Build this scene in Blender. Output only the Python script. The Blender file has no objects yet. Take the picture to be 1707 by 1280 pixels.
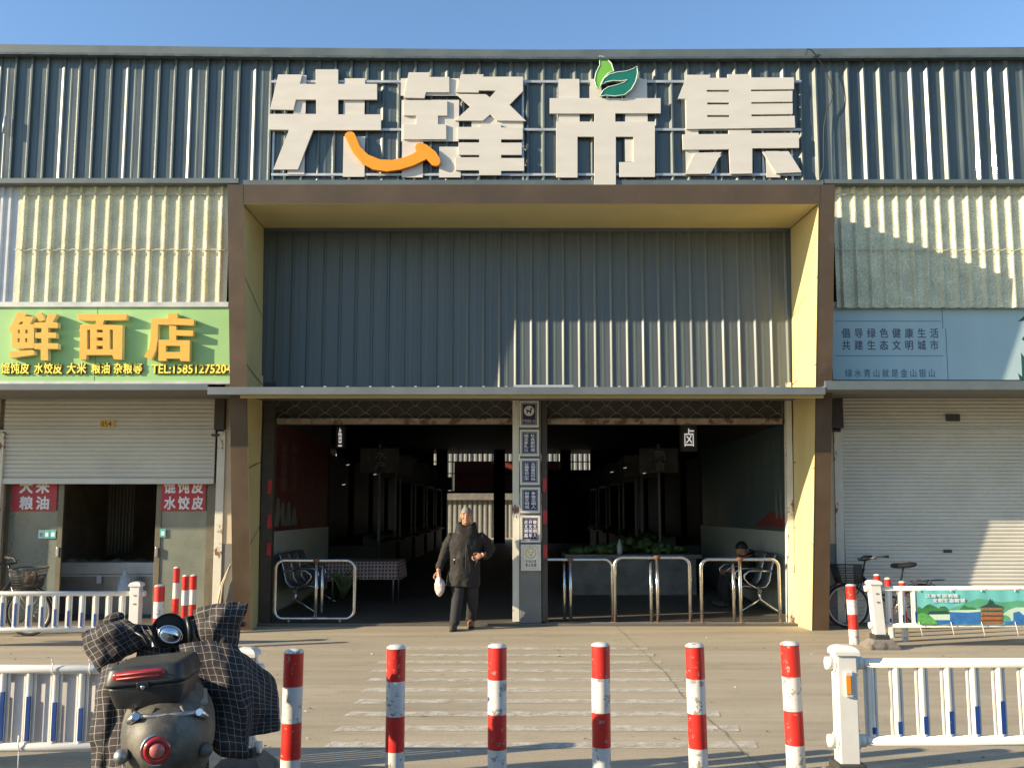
import bpy, bmesh, math, random
from math import sin, cos, pi, radians as R
from mathutils import Vector, Matrix, Quaternion
from mathutils.geometry import tessellate_polygon
random.seed(7)
SC = bpy.context.scene
COL = SC.collection

# ---------------------------------------------------------------- camera, sky, sun, exposure
PITCH, FPX, U0, V0, EYE = R(6.0), 1500.0, 853.5, 692.0, 1.64
cam_d = bpy.data.cameras.new('camera'); cam = bpy.data.objects.new('camera', cam_d); COL.objects.link(cam)
cam.location = (0, 0, EYE); cam.rotation_euler = (R(90) + PITCH, 0, 0)
cam_d.sensor_fit = 'HORIZONTAL'; cam_d.sensor_width = 36; cam_d.lens = 36 * FPX / 1707.0
cam_d.shift_y = (V0 - 640) / 1707.0
cam_d.clip_start = 0.05; cam_d.clip_end = 2000
SC.camera = cam
SUN = Vector((3.1, 1.0, -1.13)).normalized()          # direction the light travels
EL = math.asin(-SUN.z); ROT = math.atan2(-SUN.x, -SUN.y)
w = bpy.data.worlds.new("World"); SC.world = w; w.use_nodes = True
nt = w.node_tree; nt.nodes.clear()
bgn = nt.nodes.new('ShaderNodeBackground'); sky = nt.nodes.new('ShaderNodeTexSky'); wo = nt.nodes.new('ShaderNodeOutputWorld')
sky.sky_type = 'NISHITA'; sky.sun_disc = False; sky.sun_elevation = EL; sky.sun_rotation = ROT
sky.air_density = 1.15; sky.dust_density = 0.3; sky.ozone_density = 4.0
bgn.inputs[1].default_value = 0.125
nt.links.new(sky.outputs[0], bgn.inputs[0]); nt.links.new(bgn.outputs[0], wo.inputs[0])
sun_d = bpy.data.lights.new('sun', 'SUN'); sun_d.energy = 5.0; sun_d.angle = R(0.55); sun_d.color = (1.0, 0.83, 0.58)
sun = bpy.data.objects.new('sun', sun_d); COL.objects.link(sun); sun.location = (-30, -10, 14)
sun.rotation_euler = SUN.to_track_quat('-Z', 'Y').to_euler()
SC.view_settings.view_transform = 'Standard'; SC.view_settings.look = 'None'
SC.view_settings.exposure = 1.02; SC.view_settings.gamma = 1.0

# ---------------------------------------------------------------- measuring helpers
def P(u, v, Y):
    a = (u - U0) / FPX; b = (V0 - v) / FPX
    t = Y / (cos(PITCH) - b * sin(PITCH))
    return (a * t, EYE + (sin(PITCH) + b * cos(PITCH)) * t)
def S(u, v, Y):
    x, z = P(u, v, Y); return Vector((x, Y, z))
def X_(u, v, Y): return P(u, v, Y)[0]
def Z_(v, Y): return P(U0, v, Y)[1]
def G(u, v, z=0.0):
    a = (u - U0) / FPX; b = (V0 - v) / FPX
    t = (z - EYE) / (sin(PITCH) + b * cos(PITCH))
    return (a * t, t * (cos(PITCH) - b * sin(PITCH)))

# ---------------------------------------------------------------- materials
def N(nt, t, **k):
    n = nt.nodes.new(t)
    for a, b in k.items(): setattr(n, a, b)
    return n
def ramp(nt, a, b, c0=(0, 0, 0, 1), c1=(1, 1, 1, 1)):
    r = N(nt, 'ShaderNodeValToRGB'); r.color_ramp.elements[0].position = a; r.color_ramp.elements[1].position = b
    r.color_ramp.elements[0].color = c0; r.color_ramp.elements[1].color = c1
    return r
def mat(name, col, rough=.6, metal=0., var=.12, scale=5., bump=0., bscale=40., dirt=None, stretch=(1, 1, 1), spec=.5, trans=0., emit=0., fine=0., coat=0.):
    m = bpy.data.materials.new(name); m.use_nodes = True
    nt = m.node_tree; b = nt.nodes['Principled BSDF']; L = nt.links.new
    tc = N(nt, 'ShaderNodeTexCoord'); mp = N(nt, 'ShaderNodeMapping'); mp.inputs[3].default_value = stretch
    oi = N(nt, 'ShaderNodeObjectInfo'); ad = N(nt, 'ShaderNodeVectorMath', operation='ADD'); ml = N(nt, 'ShaderNodeMath', operation='MULTIPLY')
    ml.inputs[1].default_value = 37.0
    L(oi.outputs['Random'], ml.inputs[0]); L(tc.outputs['Object'], ad.inputs[0]); L(ml.outputs[0], ad.inputs[1]); L(ad.outputs[0], mp.inputs[0])
    n1 = N(nt, 'ShaderNodeTexNoise'); n1.inputs['Scale'].default_value = scale; n1.inputs['Detail'].default_value = 6; n1.inputs['Roughness'].default_value = .6
    L(mp.outputs[0], n1.inputs['Vector'])
    c = Vector(col[:3])
    lo = tuple(max(0, x * (1 - var)) for x in c) + (1,); hi = tuple(min(1, x * (1 + var)) for x in c) + (1,)
    rp = ramp(nt, .3, .7, lo, hi); L(n1.outputs['Fac'], rp.inputs[0]); out = rp.outputs[0]
    if fine:
        n3 = N(nt, 'ShaderNodeTexNoise'); n3.inputs['Scale'].default_value = bscale * 1.7; n3.inputs['Detail'].default_value = 2
        L(mp.outputs[0], n3.inputs['Vector'])
        r3 = ramp(nt, .35, .65, (1 - fine,) * 3 + (1,), (1 + fine * .6,) * 3 + (1,)); L(n3.outputs['Fac'], r3.inputs[0])
        mx = N(nt, 'ShaderNodeMix', data_type='RGBA', blend_type='MULTIPLY'); mx.inputs[0].default_value = 1
        L(out, mx.inputs[6]); L(r3.outputs[0], mx.inputs[7]); out = mx.outputs[2]
    if dirt:
        dcol, thr, dsc, soft = dirt
        n2 = N(nt, 'ShaderNodeTexNoise'); n2.inputs['Scale'].default_value = dsc; n2.inputs['Detail'].default_value = 8; n2.inputs['Roughness'].default_value = .7
        L(mp.outputs[0], n2.inputs['Vector'])
        r2 = ramp(nt, thr, thr + soft); L(n2.outputs['Fac'], r2.inputs[0])
        mx = N(nt, 'ShaderNodeMix', data_type='RGBA'); L(r2.outputs[0], mx.inputs[0]); L(out, mx.inputs[6]); mx.inputs[7].default_value = tuple(dcol) + (1,)
        out = mx.outputs[2]
    L(out, b.inputs['Base Color'])
    b.inputs['Metallic'].default_value = metal; b.inputs['Specular IOR Level'].default_value = spec
    rr = ramp(nt, .3, .7, (max(.02, rough - .08),) * 3 + (1,), (min(1, rough + .1),) * 3 + (1,)); L(n1.outputs['Fac'], rr.inputs[0]); L(rr.outputs[0], b.inputs['Roughness'])
    b.inputs['Transmission Weight'].default_value = trans
    b.inputs['Coat Weight'].default_value = coat
    if emit:
        L(out, b.inputs['Emission Color']); b.inputs['Emission Strength'].default_value = emit
    if bump:
        nb = N(nt, 'ShaderNodeTexNoise'); nb.inputs['Scale'].default_value = bscale; nb.inputs['Detail'].default_value = 5
        L(mp.outputs[0], nb.inputs['Vector'])
        bp = N(nt, 'ShaderNodeBump'); bp.inputs['Strength'].default_value = bump; bp.inputs['Distance'].default_value = .02
        L(nb.outputs['Fac'], bp.inputs['Height']); L(bp.outputs[0], b.inputs['Normal'])
    return m
M = {}
def D(name, *a, **k): M[name] = mat(name, *a, **k)
D('slate', (.078, .102, .104), rough=.36, metal=.12, coat=.12, var=.25, scale=1.6, stretch=(3, 1, .5), bump=.05, bscale=3, dirt=((.15, .16, .145), .57, 2.2, .3))
D('slate_trim', (.105, .13, .135), rough=.5, var=.15, scale=2, dirt=((.16, .15, .12), .6, 3, .2))
D('inner_clad', (.088, .104, .104), rough=.4, metal=.0, var=.15, scale=1.3, stretch=(3, 1, .4), dirt=((.16, .16, .14), .62, 2, .3))
D('frp', (.66, .64, .44), rough=.55, var=.2, scale=4, fine=.35, bscale=60, bump=.35, stretch=(1, 1, .8), dirt=((.42, .39, .25), .6, 9, .25))
D('pale_clad', (.55, .57, .58), rough=.5, var=.1)
D('bronze', (.105, .070, .042), rough=.38, metal=.25, var=.18, scale=1.5, dirt=((.17, .13, .095), .6, 2.5, .3))
D('yellow_clad', (.65, .545, .255), rough=.42, var=.06, scale=1.2, dirt=((.5, .38, .16), .66, 5, .2))
D('seam', (.08, .06, .03), rough=.8)
D('letter', (.60, .565, .50), rough=.5, var=.05, scale=2, stretch=(1, 1, 4), dirt=((.52, .45, .36), .68, 4, .2))
D('letter_orange', (.86, .31, .012), rough=.45, var=.05)
D('leaf_light', (.17, .46, .06), rough=.45, var=.08)
D('leaf_dark', (.008, .16, .115), rough=.4, var=.08)
D('leaf_edge', (.6, .72, .6), rough=.4)
D('galv', (.46, .48, .48), rough=.45, metal=.4, var=.15)
D('board_green', (.30, .52, .20), rough=.55, var=.08, scale=.9, dirt=((.34, .50, .26), .6, 2, .3))
D('shop_letter', (.84, .42, .055), rough=.5, var=.06, scale=7)
D('letter_side', (.80, .68, .36), rough=.5, var=.06)
D('text_yellow', (.92, .80, .10), rough=.5)
D('text_red', (.30, .08, .01), rough=.6)
D('board_blue', (.40, .52, .525), rough=.5, var=.07, scale=.8, stretch=(2, 1, .6))
D('print_grey', (.10, .11, .13), rough=.6)
D('print_teal', (.08, .17, .18), rough=.6)
D('alu', (.52, .52, .48), rough=.45, metal=.3, var=.12)
D('alu_brown', (.17, .145, .095), rough=.45, metal=.3, var=.12)
D('canopy', (.125, .145, .155), rough=.55, var=.15, scale=2, dirt=((.18, .17, .15), .6, 3, .2))
D('canopy_under', (.17, .17, .15), rough=.7, var=.2)
D('shutter', (.60, .58, .50), rough=.5, var=.08, scale=1.5, dirt=((.36, .33, .27), .62, 3, .25))
D('plaster', (.60, .50, .335), rough=.85, var=.12, scale=2.5, bump=.15, dirt=((.4, .33, .22), .62, 3, .2))
D('wainscot', (.20, .20, .18), rough=.8, var=.15, bump=.15)
D('track_old', (.26, .215, .16), rough=.65, var=.3, scale=8, dirt=((.10, .05, .03), .52, 6, .06))
D('track_white', (.66, .63, .52), rough=.6, var=.1, dirt=((.20, .09, .05), .58, 4, .04), stretch=(1, 1, .6))
D('track_dark', (.055, .045, .035), rough=.6, var=.3, scale=8)
D('col_grey', (.165, .165, .15), rough=.75, var=.15, bump=.1, dirt=((.3, .29, .25), .68, 8, .05))
D('sticker_red', (.42, .03, .035), rough=.5)
D('sticker_white', (.72, .74, .72), rough=.5)
D('sticker_teal', (.09, .40, .36), rough=.5)
D('navy', (.032, .028, .085), rough=.35, var=.1)
D('sign_frame', (.66, .65, .57), rough=.4, metal=.2, var=.1)
D('print_white', (.72, .72, .70), rough=.5)
D('cream', (.76, .73, .60), rough=.45)
D('print_gold', (.68, .45, .10), rough=.5)
D('print_black', (.015, .015, .015), rough=.5)
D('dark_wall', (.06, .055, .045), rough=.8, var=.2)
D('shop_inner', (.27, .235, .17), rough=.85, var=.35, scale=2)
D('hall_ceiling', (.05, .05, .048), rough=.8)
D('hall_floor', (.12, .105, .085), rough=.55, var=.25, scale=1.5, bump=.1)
D('wainscot_green', (.46, .49, .42), rough=.6, var=.12)
D('poster_red', (.12, .02, .017), rough=.45, var=.2)
D('poster_teal', (.06, .105, .108), rough=.45, var=.25, scale=1)
D('poster_text', (.19, .18, .16), rough=.6)
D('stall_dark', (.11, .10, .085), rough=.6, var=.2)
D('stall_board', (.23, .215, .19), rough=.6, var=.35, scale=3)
D('stall_white', (.62, .62, .58), rough=.5)
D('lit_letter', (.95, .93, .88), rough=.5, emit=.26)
D('banner_red', (.20, .04, .03), rough=.6, var=.15)
D('back_clad', (.27, .275, .25), rough=.6, var=.12)
D('greens', (.09, .15, .045), rough=.7, var=.5, scale=9)
D('steel', (.60, .59, .56), rough=.22, metal=.95, var=.12, scale=6)
D('steel_dull', (.34, .34, .32), rough=.38, metal=.8, var=.15)
D('rust', (.16, .07, .035), rough=.85, var=.3)
D('white_paint', (.69, .67, .605), rough=.35, var=.05, scale=6, dirt=((.30, .22, .14), .70, 12, .03))
D('white_chip', (.63, .615, .56), rough=.4, var=.08, dirt=((.30, .26, .21), .565, 18, .015))
D('red_paint', (.66, .028, .018), rough=.32, var=.08, dirt=((.22, .03, .02), .70, 14, .04))
D('red_chip', (.58, .026, .018), rough=.36, var=.1, dirt=((.33, .27, .21), .61, 26, .015))
D('blue_strip', (.018, .058, .23), rough=.35, var=.12, dirt=((.55, .58, .62), .66, 30, .03))
D('amber', (.80, .27, .03), rough=.25, var=.08, coat=.5)
D('rubber_base', (.035, .036, .03), rough=.7, var=.3, dirt=((.16, .14, .11), .56, 9, .15), bump=.2)
D('concrete_base', (.17, .15, .125), rough=.85, var=.25, dirt=((.06, .055, .05), .55, 8, .1), bump=.3)
D('grey_sheet', (.60, .58, .58), rough=.6, var=.06, scale=2)
D('black_plastic', (.016, .016, .015), rough=.38, var=.25, scale=7, dirt=((.09, .08, .065), .60, 12, .2))
D('box_plastic', (.028, .028, .026), rough=.42, var=.25, scale=6, dirt=((.12, .11, .09), .55, 7, .3))
D('body_olive', (.075, .070, .055), rough=.5, metal=.05, var=.35, scale=7, fine=.15, bscale=50, dirt=((.20, .175, .13), .48, 6, .25))
D('red_lens', (.36, .015, .014), rough=.2, var=.12, coat=.6)
D('pink_lens', (.42, .12, .10), rough=.35, var=.12)
D('chrome', (.7, .7, .7), rough=.12, metal=1., var=.05)
D('mirror_glass', (.75, .78, .78), rough=.05, metal=1., var=.03)
D('tyre', (.018, .018, .018), rough=.85, var=.3, bump=.3)
D('bike_black', (.03, .03, .032), rough=.35, var=.3, dirt=((.10, .07, .05), .62, 20, .1))
D('bike_rim', (.40, .40, .38), rough=.35, metal=.7)
D('basket_wire', (.05, .05, .05), rough=.5)
D('skin', (.43, .215, .12), rough=.55, var=.1, scale=14)
D('hair', (.19, .18, .165), rough=.8, var=.35, scale=60)
D('coat', (.013, .0105, .0085), rough=.8, var=.3, scale=9, bump=.25, bscale=22)
D('trousers', (.022, .022, .023), rough=.85, var=.35, scale=10, bump=.3, bscale=20)
D('shoe_brown', (.22, .10, .045), rough=.7, var=.2)
D('shoe_dark', (.045, .042, .03), rough=.7, var=.2)
D('sole', (.03, .028, .025), rough=.8)
D('bag_white', (.60, .49, .45), rough=.4, var=.12, scale=14, bump=.5, bscale=25)
D('bag_blue', (.50, .56, .62), rough=.4, var=.15, scale=14, bump=.5, bscale=25)
D('cloth_check', (.16, .07, .06), rough=.8)
D('curtain', (.12, .105, .075), rough=.8, var=.4, scale=3, stretch=(6, 6, .4))
D('bamboo', (.55, .47, .33), rough=.6, var=.2)
D('cable', (.02, .02, .022), rough=.5)
D('tie_white', (.75, .73, .66), rough=.5)
D('art_sky', (.16, .50, .47), rough=.5, var=.12, scale=1.5)
D('art_hill', (.10, .36, .20), rough=.5, var=.2)
D('art_tree', (.04, .19, .05), rough=.5, var=.3, scale=14)
D('art_bush', (.11, .38, .09), rough=.5, var=.35, scale=30)
D('art_water', (.035, .16, .40), rough=.5, var=.25, scale=10)
D('art_brown', (.36, .13, .05), rough=.5, var=.25, scale=20)
D('art_dark', (.02, .075, .06), rough=.5)
D('art_pale', (.55, .68, .52), rough=.5, var=.1)
D('roof_sheet', (.14, .17, .18), rough=.5, var=.15)
D('crack', (.18, .155, .115), rough=.95)
D('asphalt_and_shade', (.075, .075, .074), rough=.85, var=.25, scale=2, fine=.4, bscale=120, bump=.4)

def ground_mat():
    m = bpy.data.materials.new('concrete_ground'); m.use_nodes = True; nt = m.node_tree; L = nt.links.new; b = nt.nodes['Principled BSDF']
    tc = N(nt, 'ShaderNodeTexCoord')
    def noise(sc, det=6, st=(1, 1, 1), ro=.6):
        mp = N(nt, 'ShaderNodeMapping'); mp.inputs[3].default_value = st; L(tc.outputs['Object'], mp.inputs[0])
        n = N(nt, 'ShaderNodeTexNoise'); n.inputs['Scale'].default_value = sc; n.inputs['Detail'].default_value = det; n.inputs['Roughness'].default_value = ro
        L(mp.outputs[0], n.inputs['Vector']); return n.outputs['Fac']
    r1 = ramp(nt, .3, .72, (.35, .30, .215, 1), (.46, .40, .295, 1)); L(noise(.7, 8, (.5, 1.6, 1)), r1.inputs[0])
    r2 = ramp(nt, .3, .7, (.72, .72, .72, 1), (1.16, 1.15, 1.12, 1)); L(noise(90, 3), r2.inputs[0])
    r3 = ramp(nt, .56, .8, (1, 1, 1, 1), (.55, .53, .5, 1)); L(noise(2.6, 9, (.6, 1.4, 1), .7), r3.inputs[0])
    r4 = ramp(nt, .64, .70, (1, 1, 1, 1), (.62, .58, .52, 1)); L(noise(14, 6), r4.inputs[0])
    r5 = ramp(nt, .42, .66, (1.05, 1.04, 1.02, 1), (.80, .78, .75, 1)); L(noise(1.1, 7, (.22, 3.2, 1), .65), r5.inputs[0])
    r6 = ramp(nt, .68, .74, (1, 1, 1, 1), (.5, .47, .43, 1)); L(noise(3.3, 5), r6.inputs[0])
    o = r1.outputs[0]
    for r in (r2, r3, r4, r5, r6):
        mx = N(nt, 'ShaderNodeMix', data_type='RGBA', blend_type='MULTIPLY'); mx.inputs[0].default_value = .8
        L(o, mx.inputs[6]); L(r.outputs[0], mx.inputs[7]); o = mx.outputs[2]
    L(o, b.inputs['Base Color']); b.inputs['Roughness'].default_value = .85
    bp = N(nt, 'ShaderNodeBump'); bp.inputs['Strength'].default_value = .35; bp.inputs['Distance'].default_value = .01
    L(noise(60, 5), bp.inputs['Height']); L(bp.outputs[0], b.inputs['Normal'])
    return m
M['ground'] = ground_mat()
def worn_paint():
    m = bpy.data.materials.new('worn_line_paint'); m.use_nodes = True; nt = m.node_tree; L = nt.links.new; b = nt.nodes['Principled BSDF']
    b.inputs['Base Color'].default_value = (.66, .62, .52, 1); b.inputs['Roughness'].default_value = .85
    tc = N(nt, 'ShaderNodeTexCoord'); n = N(nt, 'ShaderNodeTexNoise'); n.inputs['Scale'].default_value = 7; n.inputs['Detail'].default_value = 10; n.inputs['Roughness'].default_value = .72
    L(tc.outputs['Object'], n.inputs['Vector']); r = ramp(nt, .34, .60, (0, 0, 0, 1), (.78, .78, .78, 1)); L(n.outputs['Fac'], r.inputs[0])
    t = N(nt, 'ShaderNodeBsdfTransparent'); mx = N(nt, 'ShaderNodeMixShader'); L(r.outputs[0], mx.inputs[0]); L(t.outputs[0], mx.inputs[1]); L(b.outputs[0], mx.inputs[2])
    L(mx.outputs[0], nt.nodes['Material Output'].inputs[0]); return m
M['worn'] = worn_paint()
def grid_cloth(name, base, line, n, wd, rough=.85):
    m = bpy.data.materials.new(name); m.use_nodes = True; nt = m.node_tree; L = nt.links.new; b = nt.nodes['Principled BSDF']
    uv = N(nt, 'ShaderNodeUVMap'); sp = N(nt, 'ShaderNodeSeparateXYZ')
    nz = N(nt, 'ShaderNodeTexNoise'); nz.inputs['Scale'].default_value = 3; L(uv.outputs[0], nz.inputs['Vector'])
    ml = N(nt, 'ShaderNodeVectorMath', operation='MULTIPLY_ADD'); ml.inputs[1].default_value = (.02,) * 3; L(nz.outputs['Color'], ml.inputs[0]); L(uv.outputs[0], ml.inputs[2])
    L(ml.outputs[0], sp.inputs[0]); outs = []
    for k in (0, 1):
        a = N(nt, 'ShaderNodeMath', operation='MULTIPLY'); a.inputs[1].default_value = n; L(sp.outputs[k], a.inputs[0])
        f = N(nt, 'ShaderNodeMath', operation='FRACT'); L(a.outputs[0], f.inputs[0])
        l = N(nt, 'ShaderNodeMath', operation='LESS_THAN'); l.inputs[1].default_value = wd; L(f.outputs[0], l.inputs[0]); outs.append(l)
    mm = N(nt, 'ShaderNodeMath', operation='MAXIMUM'); L(outs[0].outputs[0], mm.inputs[0]); L(outs[1].outputs[0], mm.inputs[1])
    mx = N(nt, 'ShaderNodeMix', data_type='RGBA'); mx.inputs[6].default_value = base + (1,); mx.inputs[7].default_value = line + (1,); L(mm.outputs[0], mx.inputs[0])
    L(mx.outputs[2], b.inputs['Base Color']); b.inputs['Roughness'].default_value = rough
    n2 = N(nt, 'ShaderNodeTexNoise'); n2.inputs['Scale'].default_value = 9; n2.inputs['Detail'].default_value = 4; tc = N(nt, 'ShaderNodeTexCoord'); L(tc.outputs['Object'], n2.inputs['Vector'])
    bp = N(nt, 'ShaderNodeBump'); bp.inputs['Strength'].default_value = .6; bp.inputs['Distance'].default_value = .03; L(n2.outputs['Fac'], bp.inputs['Height']); L(bp.outputs[0], b.inputs['Normal'])
    return m
M['plaid'] = grid_cloth('plaid_quilt', (.022, .017, .016), (.24, .22, .205), 1 / .037, .07)
M['check'] = grid_cloth('checked_tablecloth', (.20, .06, .055), (.45, .40, .36), 1 / .06, .35)
def glass_mat(name, tint, alpha):
    m = bpy.data.materials.new(name); m.use_nodes = True; nt = m.node_tree; L = nt.links.new; b = nt.nodes['Principled BSDF']
    b.inputs['Roughness'].default_value = .08; b.inputs['Base Color'].default_value = tint + (1,)
    tc = N(nt, 'ShaderNodeTexCoord'); n = N(nt, 'ShaderNodeTexNoise'); n.inputs['Scale'].default_value = 2.5; n.inputs['Detail'].default_value = 6; L(tc.outputs['Object'], n.inputs['Vector'])
    r = ramp(nt, .3, .75, (alpha - .15,) * 3 + (1,), (alpha + .15,) * 3 + (1,)); L(n.outputs['Fac'], r.inputs[0]); L(r.outputs[0], b.inputs['Alpha'])
    return m
M['dusty_glass'] = glass_mat('dusty_glass', (.29, .31, .25), .62)

# ---------------------------------------------------------------- mesh builder
class MB:
    def __init__(s): s.v = []; s.f = []; s.m = []; s.s = []; s.uv = {}; s.cur = 0; s.X = None
    def add(s, vs, fs, smooth=False, uv=None):
        o = len(s.v)
        vs = [Vector(p) for p in vs]
        if s.X is not None: vs = [s.X @ p for p in vs]
        s.v += vs
        for f in fs:
            s.f.append([i + o for i in f]); s.m.append(s.cur); s.s.append(smooth)
        if uv:
            for i, c in enumerate(uv): s.uv[o + i] = c
        return s
    def mat(s, i): s.cur = i; return s
    def hexa(s, p):
        return s.add(p, [(0, 1, 2, 3), (7, 6, 5, 4), (0, 4, 5, 1), (1, 5, 6, 2), (2, 6, 7, 3), (3, 7, 4, 0)])
    def box(s, x0, x1, y0, y1, z0, z1):
        return s.hexa([(x0, y0, z0), (x1, y0, z0), (x1, y0, z1), (x0, y0, z1), (x0, y1, z0), (x1, y1, z0), (x1, y1, z1), (x0, y1, z1)])
    def pbox(s, u0, u1, v0, v1, Y, d):         # a box whose front face spans these sight lines at distance Y
        um, vm = (u0 + u1) / 2, (v0 + v1) / 2
        return s.box(P(u0, vm, Y)[0], P(u1, vm, Y)[0], Y, Y + d, P(um, v1, Y)[1], P(um, v0, Y)[1])
    def tube(s, path, r, n=8, closed=False, cap=True):
        path = [Vector(p) for p in path]; k = len(path); rs = r if isinstance(r, (list, tuple)) else [r] * k
        tg = []
        for i in range(k):
            a = path[(i - 1) % k] if (closed or i) else path[i]; b = path[(i + 1) % k] if (closed or i < k - 1) else path[i]
            t = (b - a); tg.append(t.normalized() if t.length > 1e-9 else Vector((0, 0, 1)))
        up = Vector((0, 0, 1)) if abs(tg[0].z) < .9 else Vector((1, 0, 0))
        nrm = (up - tg[0] * up.dot(tg[0])).normalized(); vs = []
        for i in range(k):
            if i:
                q = tg[i - 1].rotation_difference(tg[i]); nrm = (q @ nrm); nrm = (nrm - tg[i] * nrm.dot(tg[i])).normalized()
            bn = tg[i].cross(nrm)
            for j in range(n):
                a = 2 * pi * j / n; vs.append(path[i] + (nrm * cos(a) + bn * sin(a)) * rs[i])
        fs = []
        for i in range(k if closed else k - 1):
            for j in range(n):
                a, b = i * n + j, i * n + (j + 1) % n; c, d = ((i + 1) % k) * n + (j + 1) % n, ((i + 1) % k) * n + j
                fs.append((a, b, c, d))
        s.add(vs, fs, True)
        if cap and not closed: s.add(vs[:n], [tuple(range(n))[::-1]]); s.add(vs[-n:], [tuple(range(n))])
        return s
    def prism(s, loops, y0, y1, f=None):       # loops of (x,z); first outer, rest holes
        L3 = [[Vector((a, b, 0)) for a, b in l] for l in loops]
        flat = [p for l in L3 for p in l]; tris = tessellate_polygon(L3)
        n = len(flat)
        vs = [(p.x, y0, p.y) for p in flat] + [(p.x, y1, p.y) for p in flat]
        s.add(vs, [t for t in tris] + [tuple(i + n for i in t[::-1]) for t in tris])
        o = 0; fs = []
        for l in L3:
            k = len(l)
            for i in range(k):
                a, b = o + i, o + (i + 1) % k; fs.append((a, b, b + n, a + n))
            o += k
        c = s.cur
        if f is not None: s.cur = f
        s.add(vs, fs); s.cur = c
        return s
    def lathe(s, prof, n=20, c=(0, 0, 0), mats=None, sm=True):
        vs = []
        for r, z in prof:
            for j in range(n): vs.append((c[0] + r * cos(2 * pi * j / n), c[1] + r * sin(2 * pi * j / n), c[2] + z))
        for i in range(len(prof) - 1):
            fs = [(i * n + j, i * n + (j + 1) % n, (i + 1) * n + (j + 1) % n, (i + 1) * n + j) for j in range(n)]
            if mats: s.cur = mats[i]
            o = len(s.v)
            s.add(vs, fs, sm) if i == 0 else s._again(vs, fs, sm)
        return s
    def _again(s, vs, fs, sm):
        o = len(s.v) - len(vs)
        for f in fs: s.f.append([i + o for i in f]); s.m.append(s.cur); s.s.append(sm)
    def extz(s, prof, z0, z1, sm=False):       # open profile of (x,y) run from z0 to z1 (numbers, or functions of x)
        k = len(prof); g0 = z0 if callable(z0) else (lambda x: z0); g1 = z1 if callable(z1) else (lambda x: z1)
        return s.add([(x, y, g0(x)) for x, y in prof] + [(x, y, g1(x)) for x, y in prof], [(i, i + 1, k + i + 1, k + i) for i in range(k - 1)], sm)
    def extx(s, prof, x0, x1, sm=False):
        k = len(prof)
        return s.add([(x0, y, z) for y, z in prof] + [(x1, y, z) for y, z in prof], [(i, i + 1, k + i + 1, k + i) for i in range(k - 1)], sm)
    def grid(s, nx, ny, fn, sm=True, su=1., sv=1.):
        vs, uv = [], []
        for j in range(ny + 1):
            for i in range(nx + 1): vs.append(fn(i / nx, j / ny)); uv.append((i / nx * su, j / ny * sv))
        fs = [(j * (nx + 1) + i, j * (nx + 1) + i + 1, (j + 1) * (nx + 1) + i + 1, (j + 1) * (nx + 1) + i) for j in range(ny) for i in range(nx)]
        return s.add(vs, fs, sm, uv)
    def ell(s, c, r, n=14, k=9, q=None):
        c = Vector(c); vs = []
        for i in range(k + 1):
            t = pi * i / k
            for j in range(n):
                a = 2 * pi * j / n; p = Vector((r[0] * sin(t) * cos(a), r[1] * sin(t) * sin(a), r[2] * cos(t)))
                vs.append(c + (q @ p if q else p))
        return s.add(vs, [(i * n + j, i * n + (j + 1) % n, (i + 1) * n + (j + 1) % n, (i + 1) * n + j) for i in range(k) for j in range(n)], True)
    def disc(s, c, r, ax=(0, -1, 0), n=24, d=.0):
        q = Vector((0, 0, 1)).rotation_difference(Vector(ax).normalized()); c = Vector(c)
        return s.add([c + q @ Vector((r * cos(2 * pi * j / n), r * sin(2 * pi * j / n), d)) for j in range(n)], [tuple(range(n))])
WL = {}
def build(name, mb, mats, parent=None, label=None, bevel=0., solid=0., sub=0, local=False):
    me = bpy.data.meshes.new(name); off = WL.get(parent.name, Vector((0, 0, 0))) if (parent and not local) else Vector((0, 0, 0))
    me.from_pydata([tuple(v - off) for v in mb.v], [], mb.f)
    if not isinstance(mats, (list, tuple)): mats = [mats]
    for m in mats: me.materials.append(M[m] if isinstance(m, str) else m)
    me.polygons.foreach_set('material_index', mb.m); me.polygons.foreach_set('use_smooth', mb.s)
    if mb.uv:
        uvl = me.uv_layers.new(name='UVMap')
        for l in me.loops: uvl.data[l.index].uv = mb.uv.get(l.vertex_index, (0, 0))
    bm = bmesh.new(); bm.from_mesh(me); bmesh.ops.remove_doubles(bm, verts=bm.verts, dist=1e-5) if not mb.uv else None
    bmesh.ops.recalc_face_normals(bm, faces=bm.faces); bm.to_mesh(me); bm.free(); me.update()
    o = bpy.data.objects.new(name, me); COL.objects.link(o)
    if parent: o.parent = parent; WL[o.name] = off
    if label: o['label'] = label
    if solid: md = o.modifiers.new('solid', 'SOLIDIFY'); md.thickness = solid; md.offset = 0
    if bevel: md = o.modifiers.new('bevel', 'BEVEL'); md.width = bevel; md.segments = 2; md.limit_method = 'ANGLE'; md.angle_limit = R(40)
    if sub: md = o.modifiers.new('sub', 'SUBSURF'); md.levels = sub; md.render_levels = sub
    return o
def tag(o, label, cat, group=None):
    o['label'] = label; o['category'] = cat
    if group: o['group'] = group
    return o
def thing(name, label, cat, loc=(0, 0, 0), rot=(0, 0, 0), group=None):
    o = bpy.data.objects.new(name, None); COL.objects.link(o); o.location = loc; o.rotation_euler = rot; o.empty_display_size = .1
    WL[o.name] = Vector(loc); tag(o, label, cat, group); return o
def struct(name, mb, mats, **k):
    o = build(name, mb, mats, **k); o['kind'] = 'structure'; return o
KIDS = {}
def copy_tree(o, parent=None):
    c = o.copy(); COL.objects.link(c)
    if parent: c.parent = parent
    for ch in [x for x in o.children]: copy_tree(ch, c)
    return c

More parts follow.
